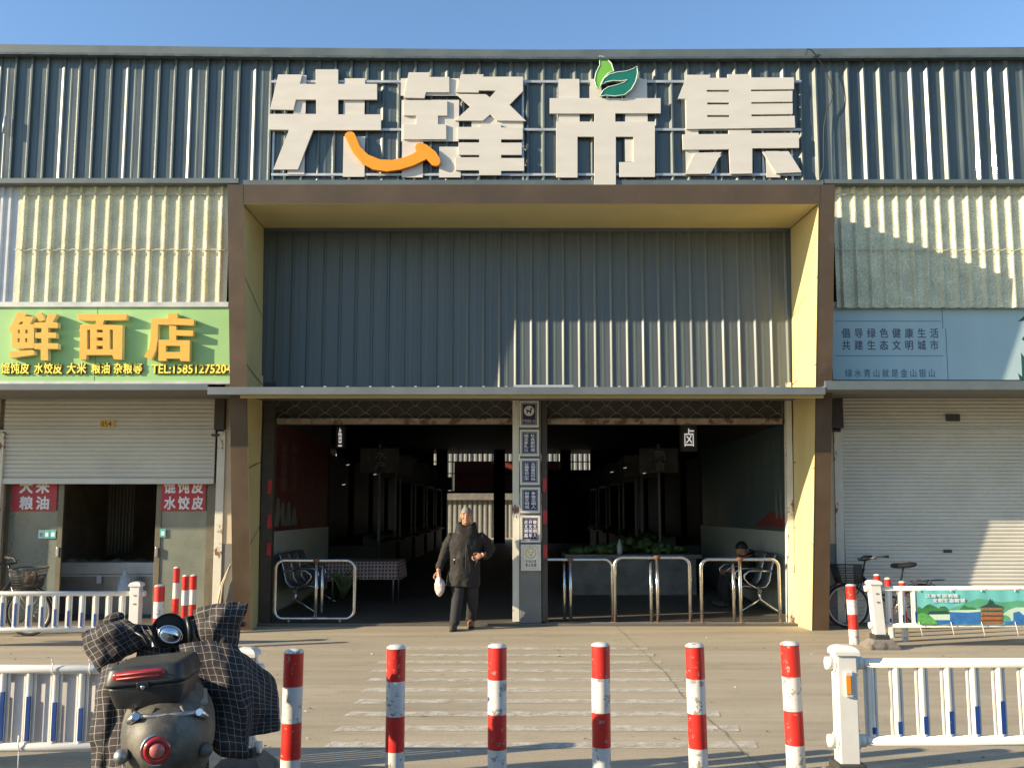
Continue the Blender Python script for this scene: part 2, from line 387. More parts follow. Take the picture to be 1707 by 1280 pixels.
def crumple(o, st, sc_):
    t = bpy.data.textures.new('crumple', 'CLOUDS'); t.noise_scale = sc_; t.noise_depth = 3
    md = o.modifiers.new('crumple', 'DISPLACE'); md.texture = t; md.strength = st; md.mid_level = .5; md.texture_coords = 'GLOBAL'
    return o
# ---------------------------------------------------------------- lettering
_gl = {}
def glyph(s, bold=0.):
    k = (s, bold)
    if k not in _gl:
        c = bpy.data.curves.new('t', 'FONT'); c.body = s; c.size = 1; c.offset = bold; c.extrude = .5; c.resolution_u = 2
        o = bpy.data.objects.new('t', c); COL.objects.link(o); dg = bpy.context.evaluated_depsgraph_get(); dg.update()
        me = bpy.data.meshes.new_from_object(o.evaluated_get(dg))
        _gl[k] = ([v.co.copy() for v in me.vertices], [tuple(p.vertices) for p in me.polygons])
        bpy.data.objects.remove(o); bpy.data.curves.remove(c); bpy.data.meshes.remove(me)
    return _gl[k]
def put(mb, g, x0, x1, z0, z1, y, d, fit=False, fn=None, bold=0.):
    if bold:                                # a heavier weight: the same outline laid a few times, a hair apart
        e = (x1 - x0) * bold if not fit else (z1 - z0) * bold
        for k, (dx, dz) in enumerate(((-e, -e), (e, -e), (-e, e), (e, e))): put(mb, g, x0 + dx, x1 + dx, z0 + dz, z1 + dz, y - k * .00025, d, fit, fn)
        return
    vs, fs = g
    if not vs: return
    if fit:
        a0, a1 = min(v.x for v in vs), max(v.x for v in vs); b0, b1 = min(v.y for v in vs), max(v.y for v in vs)
    else: a0, a1, b0, b1 = 0., 1., -.10, .865
    pts = [(x0 + (v.x - a0) / (a1 - a0) * (x1 - x0), y + (.5 - v.z) * d, z0 + (v.y - b0) / (b1 - b0) * (z1 - z0)) for v in vs]
    if fn: pts = [fn(p) for p in pts]
    mb.add(pts, fs)
def line(mb, s, x0, x1, z0, z1, y, d=.002, bold=0., gap=.06, fn=None):
    n = len(s); w_ = (x1 - x0) / n
    for i, ch in enumerate(s): put(mb, glyph(ch), x0 + w_ * (i + gap / 2), x0 + w_ * (i + 1 - gap / 2), z0, z1, y, d, fn=fn, bold=bold)
def column(mb, s, x0, x1, z0, z1, y, d=.002, bold=0., gap=.1, fn=None):
    n = len(s); h = (z1 - z0) / n
    for i, ch in enumerate(s): put(mb, glyph(ch), x0, x1, z1 - h * (i + 1 - gap / 2), z1 - h * (i + gap / 2), y, d, fn=fn, bold=bold)
def pline(mb, s, u0, u1, v0, v1, Y, d=.002, bold=0., gap=.06):
    vm, um = (v0 + v1) / 2, (u0 + u1) / 2
    line(mb, s, X_(u0, vm, Y), X_(u1, vm, Y), P(um, v1, Y)[1], P(um, v0, Y)[1], Y, d, bold, gap)

# ================================================================ THE SETTING: ground
b = MB(); b.add([(-150, -60, 0), (150, -60, 0), (150, 300, 0), (-150, 300, 0)], [(0, 1, 2, 3)]); struct('ground', b, 'ground')
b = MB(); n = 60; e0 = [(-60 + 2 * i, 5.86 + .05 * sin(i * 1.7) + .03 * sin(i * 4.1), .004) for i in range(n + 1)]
b.add(e0 + [(p[0], -15.5, .004) for p in e0], [(i, i + 1, n + 2 + i, n + 1 + i) for i in range(n)]); struct('road_and_shade', b, 'asphalt_and_shade')  # dark sheet: asphalt plus the shade of the near strip in its colour; cuts bounce
YD = 13.12                                            # plane of the entrance opening and of the cladding above it
YW, YS = 12.82, 13.13                                 # facade wall plane, roller shutter plane
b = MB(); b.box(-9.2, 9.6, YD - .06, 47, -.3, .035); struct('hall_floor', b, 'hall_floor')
# worn hatching on the ground
hb = MB()
LL = [(1081, 652), (1092, 640), (1104, 628), (1118, 618), (1133, 612), (1150, 605), (1169, 592), (1190, 576), (1214, 560), (1242, 542)]
RR = [1078, 1088, 1100, 1117, 1137, 1148, 1166, 1196, 1228, 1258]
for (v, ul), ur in zip(LL, RR):
    x0, y = G(ul, v); x1, _ = G(ur, v); wd = .085
    k = 14; pts0 = [(x0 + (x1 - x0) * i / k, y - wd + random.uniform(-.015, .015), .004) for i in range(k + 1)]
    pts1 = [(p[0] + .03, y + wd + random.uniform(-.015, .015), .004) for p in pts0]
    hb.add(pts0 + pts1, [(i, i + 1, k + 2 + i, k + 1 + i) for i in range(k)])
struct('road_marking', hb, 'worn')
cb = MB()
def crack(pts, w0):
    q = []
    for (u0, v0), (u1, v1) in zip(pts, pts[1:]):
        for i in range(10): q.append(G(u0 + (u1 - u0) * i / 10, v0 + (v1 - v0) * i / 10))
    q = [(x + random.uniform(-.012, .012), y + random.uniform(-.012, .012)) for x, y in q]
    n = len(q); w = [w0 * random.uniform(.5, 1.2) for _ in q]
    cb.add([(x - a, y, .006) for (x, y), a in zip(q, w)] + [(x + a, y, .006) for (x, y), a in zip(q, w)], [(i, i + 1, n + i + 1, n + i) for i in range(n - 1)])
crack([(1022, 1040), (1060, 1075), (1112, 1125), (1150, 1175), (1200, 1215), (1240, 1255), (1290, 1290)], .0035)
struct('ground_crack', cb, 'crack')

lb = MB(); rl = random.Random(11)                   # dry leaf scraps, grit and paper bits lying about
for k in range(150):
    x, y = G(rl.uniform(-50, 1750), rl.choice((rl.uniform(1055, 1100), rl.uniform(1060, 1270)))); a = rl.uniform(0, 6.3); q = rl.uniform(.006, .022); w_ = q * rl.uniform(.3, .8); lb.cur = 0 if rl.random() < .8 else 1
    if abs(y - 13) < .2: continue
    lb.add([(x + q * cos(a), y + q * sin(a), .007), (x - w_ * sin(a), y + w_ * cos(a), .012), (x - q * cos(a), y - q * sin(a), .007), (x + w_ * sin(a), y - w_ * cos(a), .014)], [(0, 1, 2, 3)])
lo_ = build('litter', lb, ['rust', 'sticker_white']); lo_['kind'] = 'stuff'; tag(lo_, 'tiny dry leaf scraps and paper bits scattered over the concrete', 'litter')

# ================================================================ market building
hall = thing('market_hall', 'wide dark clad market hall with a deep bronze entrance frame under a blue sky', 'building', (0, YD, 0))
# --- upper cladding of ribbed sheet
def lerp(t, x):
    for (a, p), (c, q) in zip(t, t[1:]):
        if x <= c: return p + (q - p) * (x - a) / (c - a)
    return t[-1][1]
YF = 12.78
TOPC = [(-9999, 75), (0, 75), (430, 80.5), (900, 84.5), (1350, 82.5), (1707, 80), (9999, 80)]
BOTC = [(-9999, 90), (0, 90), (430, 95), (900, 98.5), (1350, 97), (1707, 95), (9999, 95)]
def u_at(x, z, Y): return U0 + FPX * x / (Y * cos(PITCH) + (z - EYE) * sin(PITCH))
def curve_z(t, Y):
    z6 = Z_(90, Y)
    return lambda x: Z_(lerp(t, u_at(x, z6, Y)), Y)
zt, zb = curve_z(TOPC, 12.68), curve_z(BOTC, 12.68)
ZF0 = Z_(300, YF)
def ribs(x0, x1, y, pitch, h, wl, wt, wr, skip=0, jit=0.):
    pr = []; x = x0; i = 0
    while x < x1:
        hh = h * (.45 if skip and i % skip == skip - 1 else 1) * (1 + random.uniform(-jit, jit))
        pr += [(x, y), (x + wl, y - hh), (x + wl + wt, y - hh), (x + wl + wt + wr, y)]
        m_ = x + (pitch + wl + wt + wr) / 2
        pr += [(m_ - .02, y), (m_ - .012, y - .0022), (m_ + .012, y - .0022), (m_ + .02, y)]
        x += pitch; i += 1
    pr.append((x1 + pitch, y)); return pr
xr0 = X_(20, 200, YF) - .2375 * 20
b = MB(); b.extz(ribs(xr0, 12.5, YF, .2372, .042, .034, .022, .010, skip=4, jit=.12), ZF0 - .02, lambda x: zb(x) + .05)
build('fascia_cladding', b, 'slate', hall)
b = MB(); n = 60; xs = [-12.6 + 25.4 * i / n for i in range(n + 1)]
for a, c in zip(xs, xs[1:]):
    b.hexa([(a, 12.66, zb(a)), (c, 12.66, zb(c)), (c, 12.66, zt(c)), (a, 12.66, zt(a)), (a, 13.3, zb(a)), (c, 13.3, zb(c)), (c, 13.3, zt(c) + .02), (a, 13.3, zt(a) + .02)])
build('roof_coping', b, 'slate_trim', hall)
b = MB()
for a, c in zip(xs, xs[1:]): b.box(a, c, 12.645, 12.66, zb(a) - .022, zb(a) + .012)
build('coping_lip', b, 'slate', hall)
b = MB(); b.box(-12.6, X_(398, 302, 12.70), 12.70, 12.85, Z_(305.5, 12.7), Z_(297, 12.7)); b.box(X_(1372, 302, 12.70), 12.6, 12.70, 12.85, Z_(306, 12.7), Z_(299, 12.7))
b.box(X_(398, 302, 12.72), X_(1372, 302, 12.72), 12.72, 12.85, Z_(312, 12.72), Z_(300, 12.72))
build('fascia_flashing', b, 'slate_trim', hall, bevel=.004)
# --- roof behind, side walls, ceiling
b = MB(); zr = zt(0) - .02
b.add([(-12.6, 13.3, zr), (12.6, 13.3, zr), (12.6, 47, zr + .3), (-12.6, 47, zr + .3)], [(0, 1, 2, 3)]); build('roof', b, 'roof_sheet', hall)
for x_ in (-12.6, 12.4): b = MB(); b.box(x_, x_ + .2, YF + .05, 47, 0, zr - .05); build('side_wall', b, 'dark_wall', hall)
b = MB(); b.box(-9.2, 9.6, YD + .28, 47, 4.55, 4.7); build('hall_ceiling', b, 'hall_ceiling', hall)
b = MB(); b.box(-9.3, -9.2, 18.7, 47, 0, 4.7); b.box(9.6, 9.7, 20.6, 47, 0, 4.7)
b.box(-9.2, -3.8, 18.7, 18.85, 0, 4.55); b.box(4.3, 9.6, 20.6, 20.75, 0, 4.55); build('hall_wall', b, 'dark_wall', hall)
# --- translucent ribbed wall panels over the shops
def frp(u0, u1, name, first):
    x0, x1 = X_(u0, 400, YW + .05), X_(u1, 400, YW + .05); b = MB(); pr = []; x = x0 - (.207 if not first else 0)
    pr.append((x0, YW + .05)); x = x0 + .06
    while x < x1 - .08:
        pr += [(x, YW + .05), (x + .028, YW + .008), (x + .05, YW + .008), (x + .075, YW + .05)]; x += .2075
    pr.append((x1, YW + .05)); b.extz(pr, Z_(512, YW), Z_(300, YW)); o = build(name, b, 'frp', hall)
    t = MB()
    for v in (323, 416):
        z = Z_(v, YW); k = int((x1 - x0) / .05); t.tube([(x0 + (x1 - x0) * i / k, YW + .004 + .012 * cos((x0 + (x1 - x0) * i / k) * 30.), z + .012 * sin(i * 1.55) - .006) for i in range(k + 1)], .007, 5)
    build('strap_wire', t, 'bamboo', o)
frp(28, 381, 'ribbed_panel', True); frp(1391, 1990, 'ribbed_panel', True)
b = MB(); x0, x1 = X_(-420, 400, YW + .06), X_(28, 400, YW + .06)
b.extz(ribs(x0, x1 - .05, YW + .06, .115, .03, .02, .03, .02), Z_(512, YW), Z_(300, YW)); build('pale_panel', b, 'pale_clad', hall)
# --- leaning bronze frame with yellow lining
def FY(z): return 12.55 - .108 * z
def fpt(u, v):
    Y = 12.2
    for _ in range(12): Y = FY(Z_(v, Y))
    x, z = P(u, v, Y); return Vector((x, Y, z))
def lean(xt, z): return Vector((xt, FY(z), z))
oTL, oTR = fpt(379, 308), fpt(1392, 308); iTL, iTR = fpt(405.5, 340), fpt(1365, 340)
oBL, oBR = fpt(388, 1048), fpt(1382, 1050); iBL, iBR = fpt(418.5, 1049), fpt(1354, 1051)
kTL, kTR = S(440, 380.5, YD), S(1318, 380.5, YD); kBL, kBR = S(430, 1044, YD), S(1326, 1040, YD)
for p in (oBL, oBR, iBL, iBR, kBL, kBR): p.z = 0.0
for p in (oBL, oBR, iBL, iBR): p.y = FY(0)
oTL.z = oTR.z = (oTL.z + oTR.z) / 2; iTL.z = iTR.z = (iTL.z + iTR.z) / 2; kTL.z = kTR.z = (kTL.z + kTR.z) / 2
fr = MB()
fr.add([oTL, iTL, iBL, oBL], [(0, 1, 2, 3)]); fr.add([oTR, iTR, iBR, oBR], [(3, 2, 1, 0)]); fr.add([oTL, oTR, iTR, iTL], [(0, 1, 2, 3)])
bk = lambda p: Vector((p.x, YS, p.z))
fr.add([oTL, oBL, bk(oBL), bk(oTL)], [(0, 1, 2, 3)]); fr.add([oTR, oBR, bk(oBR), bk(oTR)], [(3, 2, 1, 0)]); fr.add([oTL, oTR, bk(oTR), bk(oTL)], [(0, 1, 2, 3)])
frame = build('entrance_frame', fr, 'bronze', hall)
sb = MB()
def on(a, c, t): return a + (c - a) * t
def strip(p, q, w=.006, off=(0, -.003, 0)):
    o = Vector(off); d = (q - p).normalized(); s_ = d.cross(Vector((0, 1, 0))).normalized() * w
    sb.add([p - s_ + o, p + s_ + o, q + s_ + o, q - s_ + o], [(0, 1, 2, 3)])
strip(oTL + (iTL - oTL) * .98, Vector((iTL.x - .01, FY(oTL.z), oTL.z))); strip(oTR + (iTR - oTR) * .98, Vector((iTR.x + .01, FY(oTR.z), oTR.z)))
strip(iTL, iTR, .007); strip(iTL, iBL, .007); strip(iTR, iBR, .007)
for t in (.33, .68):
    for a, c in ((oTL, oBL), (oTR, oBR)): pass
build('joint', sb, 'seam', frame)
ln = MB(); ln.add([iTL, kTL, kBL, iBL], [(0, 1, 2, 3)]); ln.add([iTR, iBR, kBR, kTR], [(0, 1, 2, 3)]); ln.add([iTL, iTR, kTR, kTL], [(0, 1, 2, 3)])
lining = build('lining', ln, 'yellow_clad', frame)
jb = MB()
for ti, tk in ((.17, .235), (.375, .405), (.62, .60), (.80, .76)):
    for it, ib, kt, kb, sg in ((iTL, iBL, kTL, kBL, 1), (iTR, iBR, kTR, kBR, -1)):
        p, q = on(it, ib, ti), on(kt, kb, tk); o = Vector((.004 * sg, 0, 0)); h = Vector((0, 0, .006))
        jb.add([p + o - h, p + o + h, q + o + h, q + o - h], [(0, 1, 2, 3)])
for p, q in ((iTL, kTL), (iTR, kTR)):
    sg = 1 if p is iTL else -1; o = Vector((.006 * sg, 0, -.006)); h = Vector((0, 0, .004)); jb.add([p + o - h, p + o + h, q + o + h, q + o - h], [(0, 1, 2, 3)])
build('lining_joint', jb, 'seam', frame)
# --- cladding above the doors
b = MB(); b.extz(ribs(kTL.x - .05, kTR.x, YD + .02, .2372, .019, .024, .016, .010, skip=0, jit=.15), Z_(668, YD), kTL.z + .03); build('entrance_cladding', b, 'inner_clad', hall)
b = MB(); b.box(kTL.x - .3, kTR.x + .3, YD + .1, YD + .28, 2.9, 6.6); build('entrance_wall', b, 'dark_wall', hall)
b = MB(); b.box(kTL.x, kTR.x, YD - .012, YD + .01, kTL.z - .05, kTL.z); build('head_trim', b, 'slate_trim', hall)
# --- canopy running over shops and doors
YC = 11.65
cn = MB(); ze0, ze1 = Z_(657.5, YC), Z_(645, YC)
xa, xb = X_(346, 650, YC), X_(1376, 645, YC)
cn.box(xa, xb, YC, YC + .05, ze0, ze1)
cn.hexa([(xa, YC + .05, ze1 - .06), (xb, YC + .05, ze1 - .06), (xb, YC + .05, ze1 - .01), (xa, YC + .05, ze1 - .01), (xa, YS, ze1 + .0), (xb, YS, ze1 + .0), (xb, YS, ze1 + .05), (xa, YS, ze1 + .05)])
canopy = build('canopy', cn, 'canopy', hall, bevel=.003)
for q in ((-12.6, xa - .002, Z_(650, YC), Z_(640, YC)), (xb + .002, 12.6, Z_(649.5, YC), Z_(634.5, YC))): b = MB(); b.box(q[0], q[1], YC + .01, YC + .05, q[2], q[3]); build('canopy_edge', b, 'slate_trim', canopy, bevel=.004)
for a, c, z in ((-12.6, xa - .004, Z_(650, YC)), (xb + .004, 12.6, Z_(649, YC))):
    b = MB(); b.hexa([(a, YC + .05, z + .01), (c, YC + .05, z + .01), (c, YC + .05, z + .05), (a, YC + .05, z + .05), (a, YS, z + .06), (c, YS, z + .06), (c, YS, z + .1), (a, YS, z + .1)]); build('canopy_soffit', b, 'canopy_under', canopy)
b = MB(); b.box(X_(400, 660, YC + .3), X_(1373, 660, YC + .3), YC + .3, YC + .36, Z_(663, YC + .3), Z_(655, YC + .3)); build('canopy_trim', b, 'yellow_clad', canopy)
b = MB(); zg = Z_(641, YC)
b.box(X_(856, 641, YC), X_(956, 641, YC), YC + .02, YC + .1, ze1 - .002, ze1 + .03); build('canopy_plate', b, 'galv', canopy)
for u in range(500, 1330, 38): b = MB(); b.box(X_(u, 641, YC), X_(u, 641, YC) + .03, YC + .06, YC + .09, ze1 - .002, ze1 + .022); build('canopy_clip', b, 'galv', canopy)
XJ0, XJ1 = X_(912, 1030, YD), X_(1312, 1030, YD)
# --- posts and pillar of the entrance
zo = Z_(660, YD)
b = MB(); b.pbox(866.5, 902, 655, 1038, YD - .04, .3); pillar = build('pillar', b, 'col_grey', hall, bevel=.006)
b = MB(); b.pbox(854.5, 865.5, 655, 1036, YD - .02, .12); build('gate_track', b, 'track_white', hall, bevel=.003)
b = MB(); b.pbox(903, 912.5, 655, 1036, YD - .02, .12); build('gate_track', b, 'track_dark', hall, bevel=.003)
b = MB(); b.hexa([kBL + Vector((.0, -.01, 0)), kBL + Vector((.17, -.01, 0)), Vector((X_(459, 655, YD), YD - .01, zo + .2)), Vector((X_(441, 655, YD), YD - .01, zo + .2)), kBL + Vector((.0, .12, 0)), kBL + Vector((.17, .12, 0)), Vector((X_(459, 655, YD), YD + .12, zo + .2)), Vector((X_(441, 655, YD), YD + .12, zo + .2))]); build('gate_track', b, 'track_dark', hall)
b = MB(); b.hexa([kBR + Vector((-.10, -.01, 0)), kBR + Vector((.0, -.01, 0)), Vector((X_(1319, 655, YD), YD - .01, zo + .2)), Vector((X_(1311, 655, YD), YD - .01, zo + .2)), kBR + Vector((-.10, .12, 0)), kBR + Vector((.0, .12, 0)), Vector((X_(1319, 655, YD), YD + .12, zo + .2)), Vector((X_(1311, 655, YD), YD + .12, zo + .2))]); build('gate_track', b, 'track_white', hall)
for u0, u1, v0, v1 in ((446, 453, 800, 823), (445.5, 452.5, 857, 880), (444.5, 451.5, 905, 926), (905, 911, 797, 820), (905, 911.5, 850, 873), (905.5, 912, 908, 930)): b = MB(); b.pbox(u0, u1, v0, v1, YD - .026, .004); build('reflective_tape', b, 'sticker_red', hall)
# --- roll-up gates of bent wire
for u0, u1 in ((459, 854), (911, 1304)):
    b = MB(); b.pbox(u0 + 2, u1, 697, 706.5, YD + .02, .05); gb = build('rolling_gate', b, 'track_old', hall, bevel=.004)
    b = MB(); xa_, xb_ = X_(u0, 680, YD + .05), X_(u1, 680, YD + .05); pt = .295; row = .107; zb_ = Z_(697, YD + .05)
    for r_ in range(4):
        x = xa_ - (pt / 2 if r_ % 2 else 0)
        while x < xb_:
            pts = [(min(max(x + pt * i / 10, xa_), xb_), YD + .05, zb_ + r_ * row - .04 + .115 * sin(pi * i / 10)) for i in range(11)]
            if pts[-1][0] - pts[0][0] > .05: b.tube(pts, .0042, 4, cap=False)
            x += pt
    build('mesh_curtain', b, 'steel_dull', gb)
b = MB(); b.box(kBL.x, kBR.x, YD - .10, YD - .02, .004, .036); build('door_sill', b, 'hall_floor', hall, bevel=.004)
b = MB(); b.box(XJ0, XJ1, YD - .03, YD - .015, .0365, .042); build('sill_strip', b, 'galv', hall)

# unseen row of buildings, added behind the viewer to keep sky light off the facade
op = thing('sky_blocker_row', 'plain unseen row added behind the viewer to dim sky light on the market hall', 'building', (0, -20, 0))
b = MB(); b.box(-14, 40, -26, -20, 0, 6.2); build('wall', b, 'plaster', op)
b = MB(); b.box(-14.3, 40.3, -26.3, -19.6, 6.2, 6.5); build('roof_edge', b, 'slate_trim', op)
for k in range(12): b = MB(); b.box(-12.5 + 4.3 * k, -9.5 + 4.3 * k, -19.98, -19.9, .1, 2.9); build('roller_shutter', b, 'stall_board', op)

# ================================================================ hall interior
XL, XR = -3.80, 4.30
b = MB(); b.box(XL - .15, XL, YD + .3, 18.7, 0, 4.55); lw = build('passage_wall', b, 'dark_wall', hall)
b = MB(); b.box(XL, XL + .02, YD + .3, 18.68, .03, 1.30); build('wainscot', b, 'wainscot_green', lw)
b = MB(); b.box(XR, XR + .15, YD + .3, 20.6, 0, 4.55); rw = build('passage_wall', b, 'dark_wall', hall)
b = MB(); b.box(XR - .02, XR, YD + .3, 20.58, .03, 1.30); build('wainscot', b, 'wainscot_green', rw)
# posters on the side walls of the passage
tp = thing('wall_poster', 'dark red poster on the inner wall beside the pair of checked tables', 'poster', (XL, 15.2, 2))
b = MB(); b.box(XL, XL + .02, 13.55, 18.5, 1.31, 3.02); build('sheet', b, 'poster_red', tp)
b = MB(); sw = lambda p: (XL + .026, p[0], p[2])
column(b, '文明市场', 14.0, 14.4, 1.95, 2.8, 0, fn=sw); column(b, '诚信经营', 14.7, 15.1, 1.95, 2.8, 0, fn=sw); column(b, '服务百姓', 15.4, 15.8, 1.95, 2.8, 0, fn=sw); build('lettering', b, 'poster_text', tp)
b = MB()
for y, h in ((14.6, .45), (14.9, .38), (15.3, .4), (15.7, .3)): b.add([(XL + .024, y - .22, 1.38), (XL + .024, y + .22, 1.38), (XL + .024, y + .08, 1.38 + h), (XL + .024, y - .08, 1.38 + h)], [(0, 1, 2, 3)])
build('picture', b, 'poster_text', tp)
tp = thing('wall_poster', 'grey teal poster with pale lettering on the inner wall above the seated person', 'poster', (XR, 16, 2))
b = MB(); b.box(XR - .021, XR, 13.5, 20.3, 1.305, 2.98); build('sheet', b, 'poster_teal', tp)
b = MB(); sw = lambda p: (XR - .026, 33.2 - p[0], p[2])
for i, s_ in enumerate(('共建和谐', '文明社会', '健康生活', '绿色家园')): column(b, s_, 16.6 + i * .62, 17.05 + i * .62, 1.95, 2.8, 0, fn=sw)
column(b, '社会主义核心', 19.2, 19.32, 1.5, 2.5, 0, fn=sw); build('lettering', b, 'poster_text', tp)
b = MB(); b.add([(XR - .025, 13.5, 1.36), (XR - .025, 16.0, 1.36), (XR - .025, 14.9, 1.62), (XR - .025, 14.2, 1.55)], [(0, 1, 2, 3)]); build('petal', b, 'banner_red', tp)
b = MB()
for y in (14.35, 14.6): b.add([(XR - .027, y - .05, 1.5), (XR - .027, y + .06, 1.5), (XR - .027, y + .09, 1.8), (XR - .027, y + .03, 2.02), (XR - .027, y - .04, 1.9)], [(0, 1, 2, 3, 4)])
build('figure_print', b, 'poster_text', tp)
# far end of the hall
b = MB()
for u0, u1 in ((560, 722), (727, 745), (823, 842), (934, 952)): b.pbox(u0, u1, 700, 905, 44, .4)
b.pbox(560, 1250, 690, 745, 44.05, .3); b.pbox(560, 1250, 818, 822, 44.05, .2); b.pbox(985, 1250, 745, 910, 44.05, .3); b.pbox(912, 1250, 783, 910, 44.2, .3); b.pbox(560, 745, 775, 910, 44.1, .3)
build('end_wall', b, 'dark_wall', hall)
b = MB()
for v in (748.5, 769.5, 789): b.pbox(700, 1000, v - .8, v + .8, 44.3, .06)
for u in (765, 785, 805, 905, 925): b.pbox(u - .7, u + .7, 745, 770, 44.3, .06)
build('window_frame', b, 'hall_ceiling', hall)
bw = thing('back_building', 'pale corrugated wall seen through the far end of the hall', 'building', (0, 54, 0))
b = MB(); pr = []; x = -9.
while x < 11: pr += [(x, 54), (x + .12, 54), (x + .15, 53.95), (x + .27, 53.95)]; x += .3
b.extz(pr, 0, 7.5); build('wall', b, 'back_clad', bw)
b = MB(); b.box(-9, 11, 53.7, 53.95, Z_(833, 53.7), Z_(821, 53.7)); build('eave', b, 'stall_board', bw)
rb = MB(); rb.pbox(757, 945, 770, 819, 48.5, .05); rb.pbox(757, 945, 789.5, 791.5, 48.45, .04); tag(build('hanging_banner', rb, 'banner_red'), 'dark red banner hung across the far end of the hall', 'banner')
# market stalls, one built and copied
st = thing('market_stall', 'dim market stall with a high board sign, nearest on the left of the aisle', 'stall', (0, 0, 0), group='stalls along the hall aisle')
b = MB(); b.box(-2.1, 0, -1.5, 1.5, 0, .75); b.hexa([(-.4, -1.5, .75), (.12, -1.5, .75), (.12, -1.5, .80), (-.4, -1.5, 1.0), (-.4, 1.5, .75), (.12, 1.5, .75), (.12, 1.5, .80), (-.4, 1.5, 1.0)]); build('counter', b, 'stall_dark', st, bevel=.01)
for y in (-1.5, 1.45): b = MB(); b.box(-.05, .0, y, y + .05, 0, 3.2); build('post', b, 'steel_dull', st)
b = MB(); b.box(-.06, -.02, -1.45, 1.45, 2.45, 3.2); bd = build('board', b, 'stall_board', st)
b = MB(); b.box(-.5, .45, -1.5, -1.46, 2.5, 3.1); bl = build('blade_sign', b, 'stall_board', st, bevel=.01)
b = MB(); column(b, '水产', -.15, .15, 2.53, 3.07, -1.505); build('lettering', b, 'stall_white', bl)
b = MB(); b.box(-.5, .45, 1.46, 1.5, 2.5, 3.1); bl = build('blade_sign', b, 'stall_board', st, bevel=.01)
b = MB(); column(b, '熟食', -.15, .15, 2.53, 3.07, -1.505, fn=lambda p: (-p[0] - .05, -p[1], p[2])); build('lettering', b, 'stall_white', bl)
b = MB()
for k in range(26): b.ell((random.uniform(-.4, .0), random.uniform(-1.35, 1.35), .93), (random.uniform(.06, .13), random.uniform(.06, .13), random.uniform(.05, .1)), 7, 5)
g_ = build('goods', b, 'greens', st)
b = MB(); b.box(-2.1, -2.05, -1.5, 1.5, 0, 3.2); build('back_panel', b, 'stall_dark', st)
nth = ['nearest', 'second', 'third', 'fourth', 'farthest']
for side in (0, 1):
    for k in range(5):
        o = st if (side == 0 and k == 0) else copy_tree(st)
        o.location = (-3.2 if side == 0 else 3.55, 23.4 + 4.1 * k, .035); o.rotation_euler = (0, 0, 0)
        if side: o.rotation_euler = (0, 0, pi); 
        o['label'] = 'dim market stall with a high board sign, %s on the %s of the aisle' % (nth[k], 'left' if side == 0 else 'right')
# right-hand stall rotated by pi shows its blade sign on the far face; give the near face one too
vs_ = thing('vegetable_stall', 'low counter heaped with green vegetables behind the steel hoops', 'stall', (2.2, 17.6, .035))
b = MB(); b.box(1.1, 3.5, 17.3, 18.3, .035, .72); b.box(1.0, 3.6, 17.25, 18.35, .72, .80); build('counter', b, 'stall_board', vs_, bevel=.01)
b = MB()
for k in range(90):
    x = random.uniform(1.2, 3.4); y = random.uniform(17.4, 18.2); b.ell((x, y, .86 + random.uniform(0, .22) * (1 - abs(x - 2.4))), (random.uniform(.05, .13), random.uniform(.05, .12), random.uniform(.04, .09)), 7, 5)
build('vegetables', b, 'greens', vs_)
tag(build('water_bottle', MB().lathe([(0, 0), (.05, .005), (.055, .16), (.02, .24), (.02, .28), (0, .285)], 10, (2.05, 17.33, .80)), 'sticker_white'), 'pale bottle standing on the front edge of the vegetable counter', 'bottle')
tv = glyph('卤')
hs = thing('hanging_sign', 'lit white characters on a dark box hanging above the vegetable counter', 'sign', (0, 15.6, 3))
b = MB(); b.pbox(1135, 1162, 708, 752, 15.6, .15); build('box', b, 'dark_wall', hs)
b = MB(); put(b, tv, X_(1141, 730, 15.59), X_(1157, 730, 15.59), Z_(744, 15.59), Z_(714, 15.59), 15.585, .01, fit=True); build('lettering', b, 'lit_letter', hs)
hs = thing('hanging_sign', 'narrow lit sign seen edge on above the checked table', 'sign', (-3, 15.9, 3))
b = MB(); b.pbox(560, 574, 710, 746, 15.9, .15); build('box', b, 'dark_wall', hs)
b = MB(); put(b, glyph('鱼'), X_(564, 730, 15.89), X_(570, 730, 15.89), Z_(744, 15.89), Z_(713, 15.89), 15.885, .01, fit=True); build('lettering', b, 'lit_letter', hs)
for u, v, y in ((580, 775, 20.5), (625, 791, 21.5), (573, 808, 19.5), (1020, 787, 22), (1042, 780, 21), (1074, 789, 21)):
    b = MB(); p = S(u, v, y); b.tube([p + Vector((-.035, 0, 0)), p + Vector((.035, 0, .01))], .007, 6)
    tag(build('lamp_glint', b, 'lit_letter'), 'small unlit strip lamp in the dark hall, its reflection given as a faint glow', 'lamp', 'small strip lamps in the hall')  # faint emission on unlit tubes stands in for lamp reflections
# table with checked cloth
tt = thing('table', 'folding table hidden under a red checked cloth, just inside the doors', 'table', (-2.55, 16.1, .035))
b = MB(); b.box(-3.15, -2.0, 15.7, 16.5, .72, .75); build('tabletop', b, 'stall_board', tt)
for x in (-3.1, -2.05):
    for y in (15.75, 16.45): b = MB(); b.tube([(x, y, .035), (x, y, .72)], .018, 6); build('leg', b, 'steel_dull', tt)
b = MB(); b.grid(24, 18, lambda s_, t_: (-3.2 + 1.25 * s_, 15.62 + .96 * t_, .758), False, 1.25, .96)
b.grid(24, 8, lambda s_, t_: (-3.2 + 1.25 * s_, 15.62 - .03 * t_ * (1 + sin(s_ * 40)), .758 - .30 * t_), True, 1.25, .3)
b.grid(18, 8, lambda s_, t_: (-1.95 + .03 * t_ * (1 + sin(s_ * 34)), 15.62 + .96 * s_, .758 - .30 * t_), True, .96, .3)
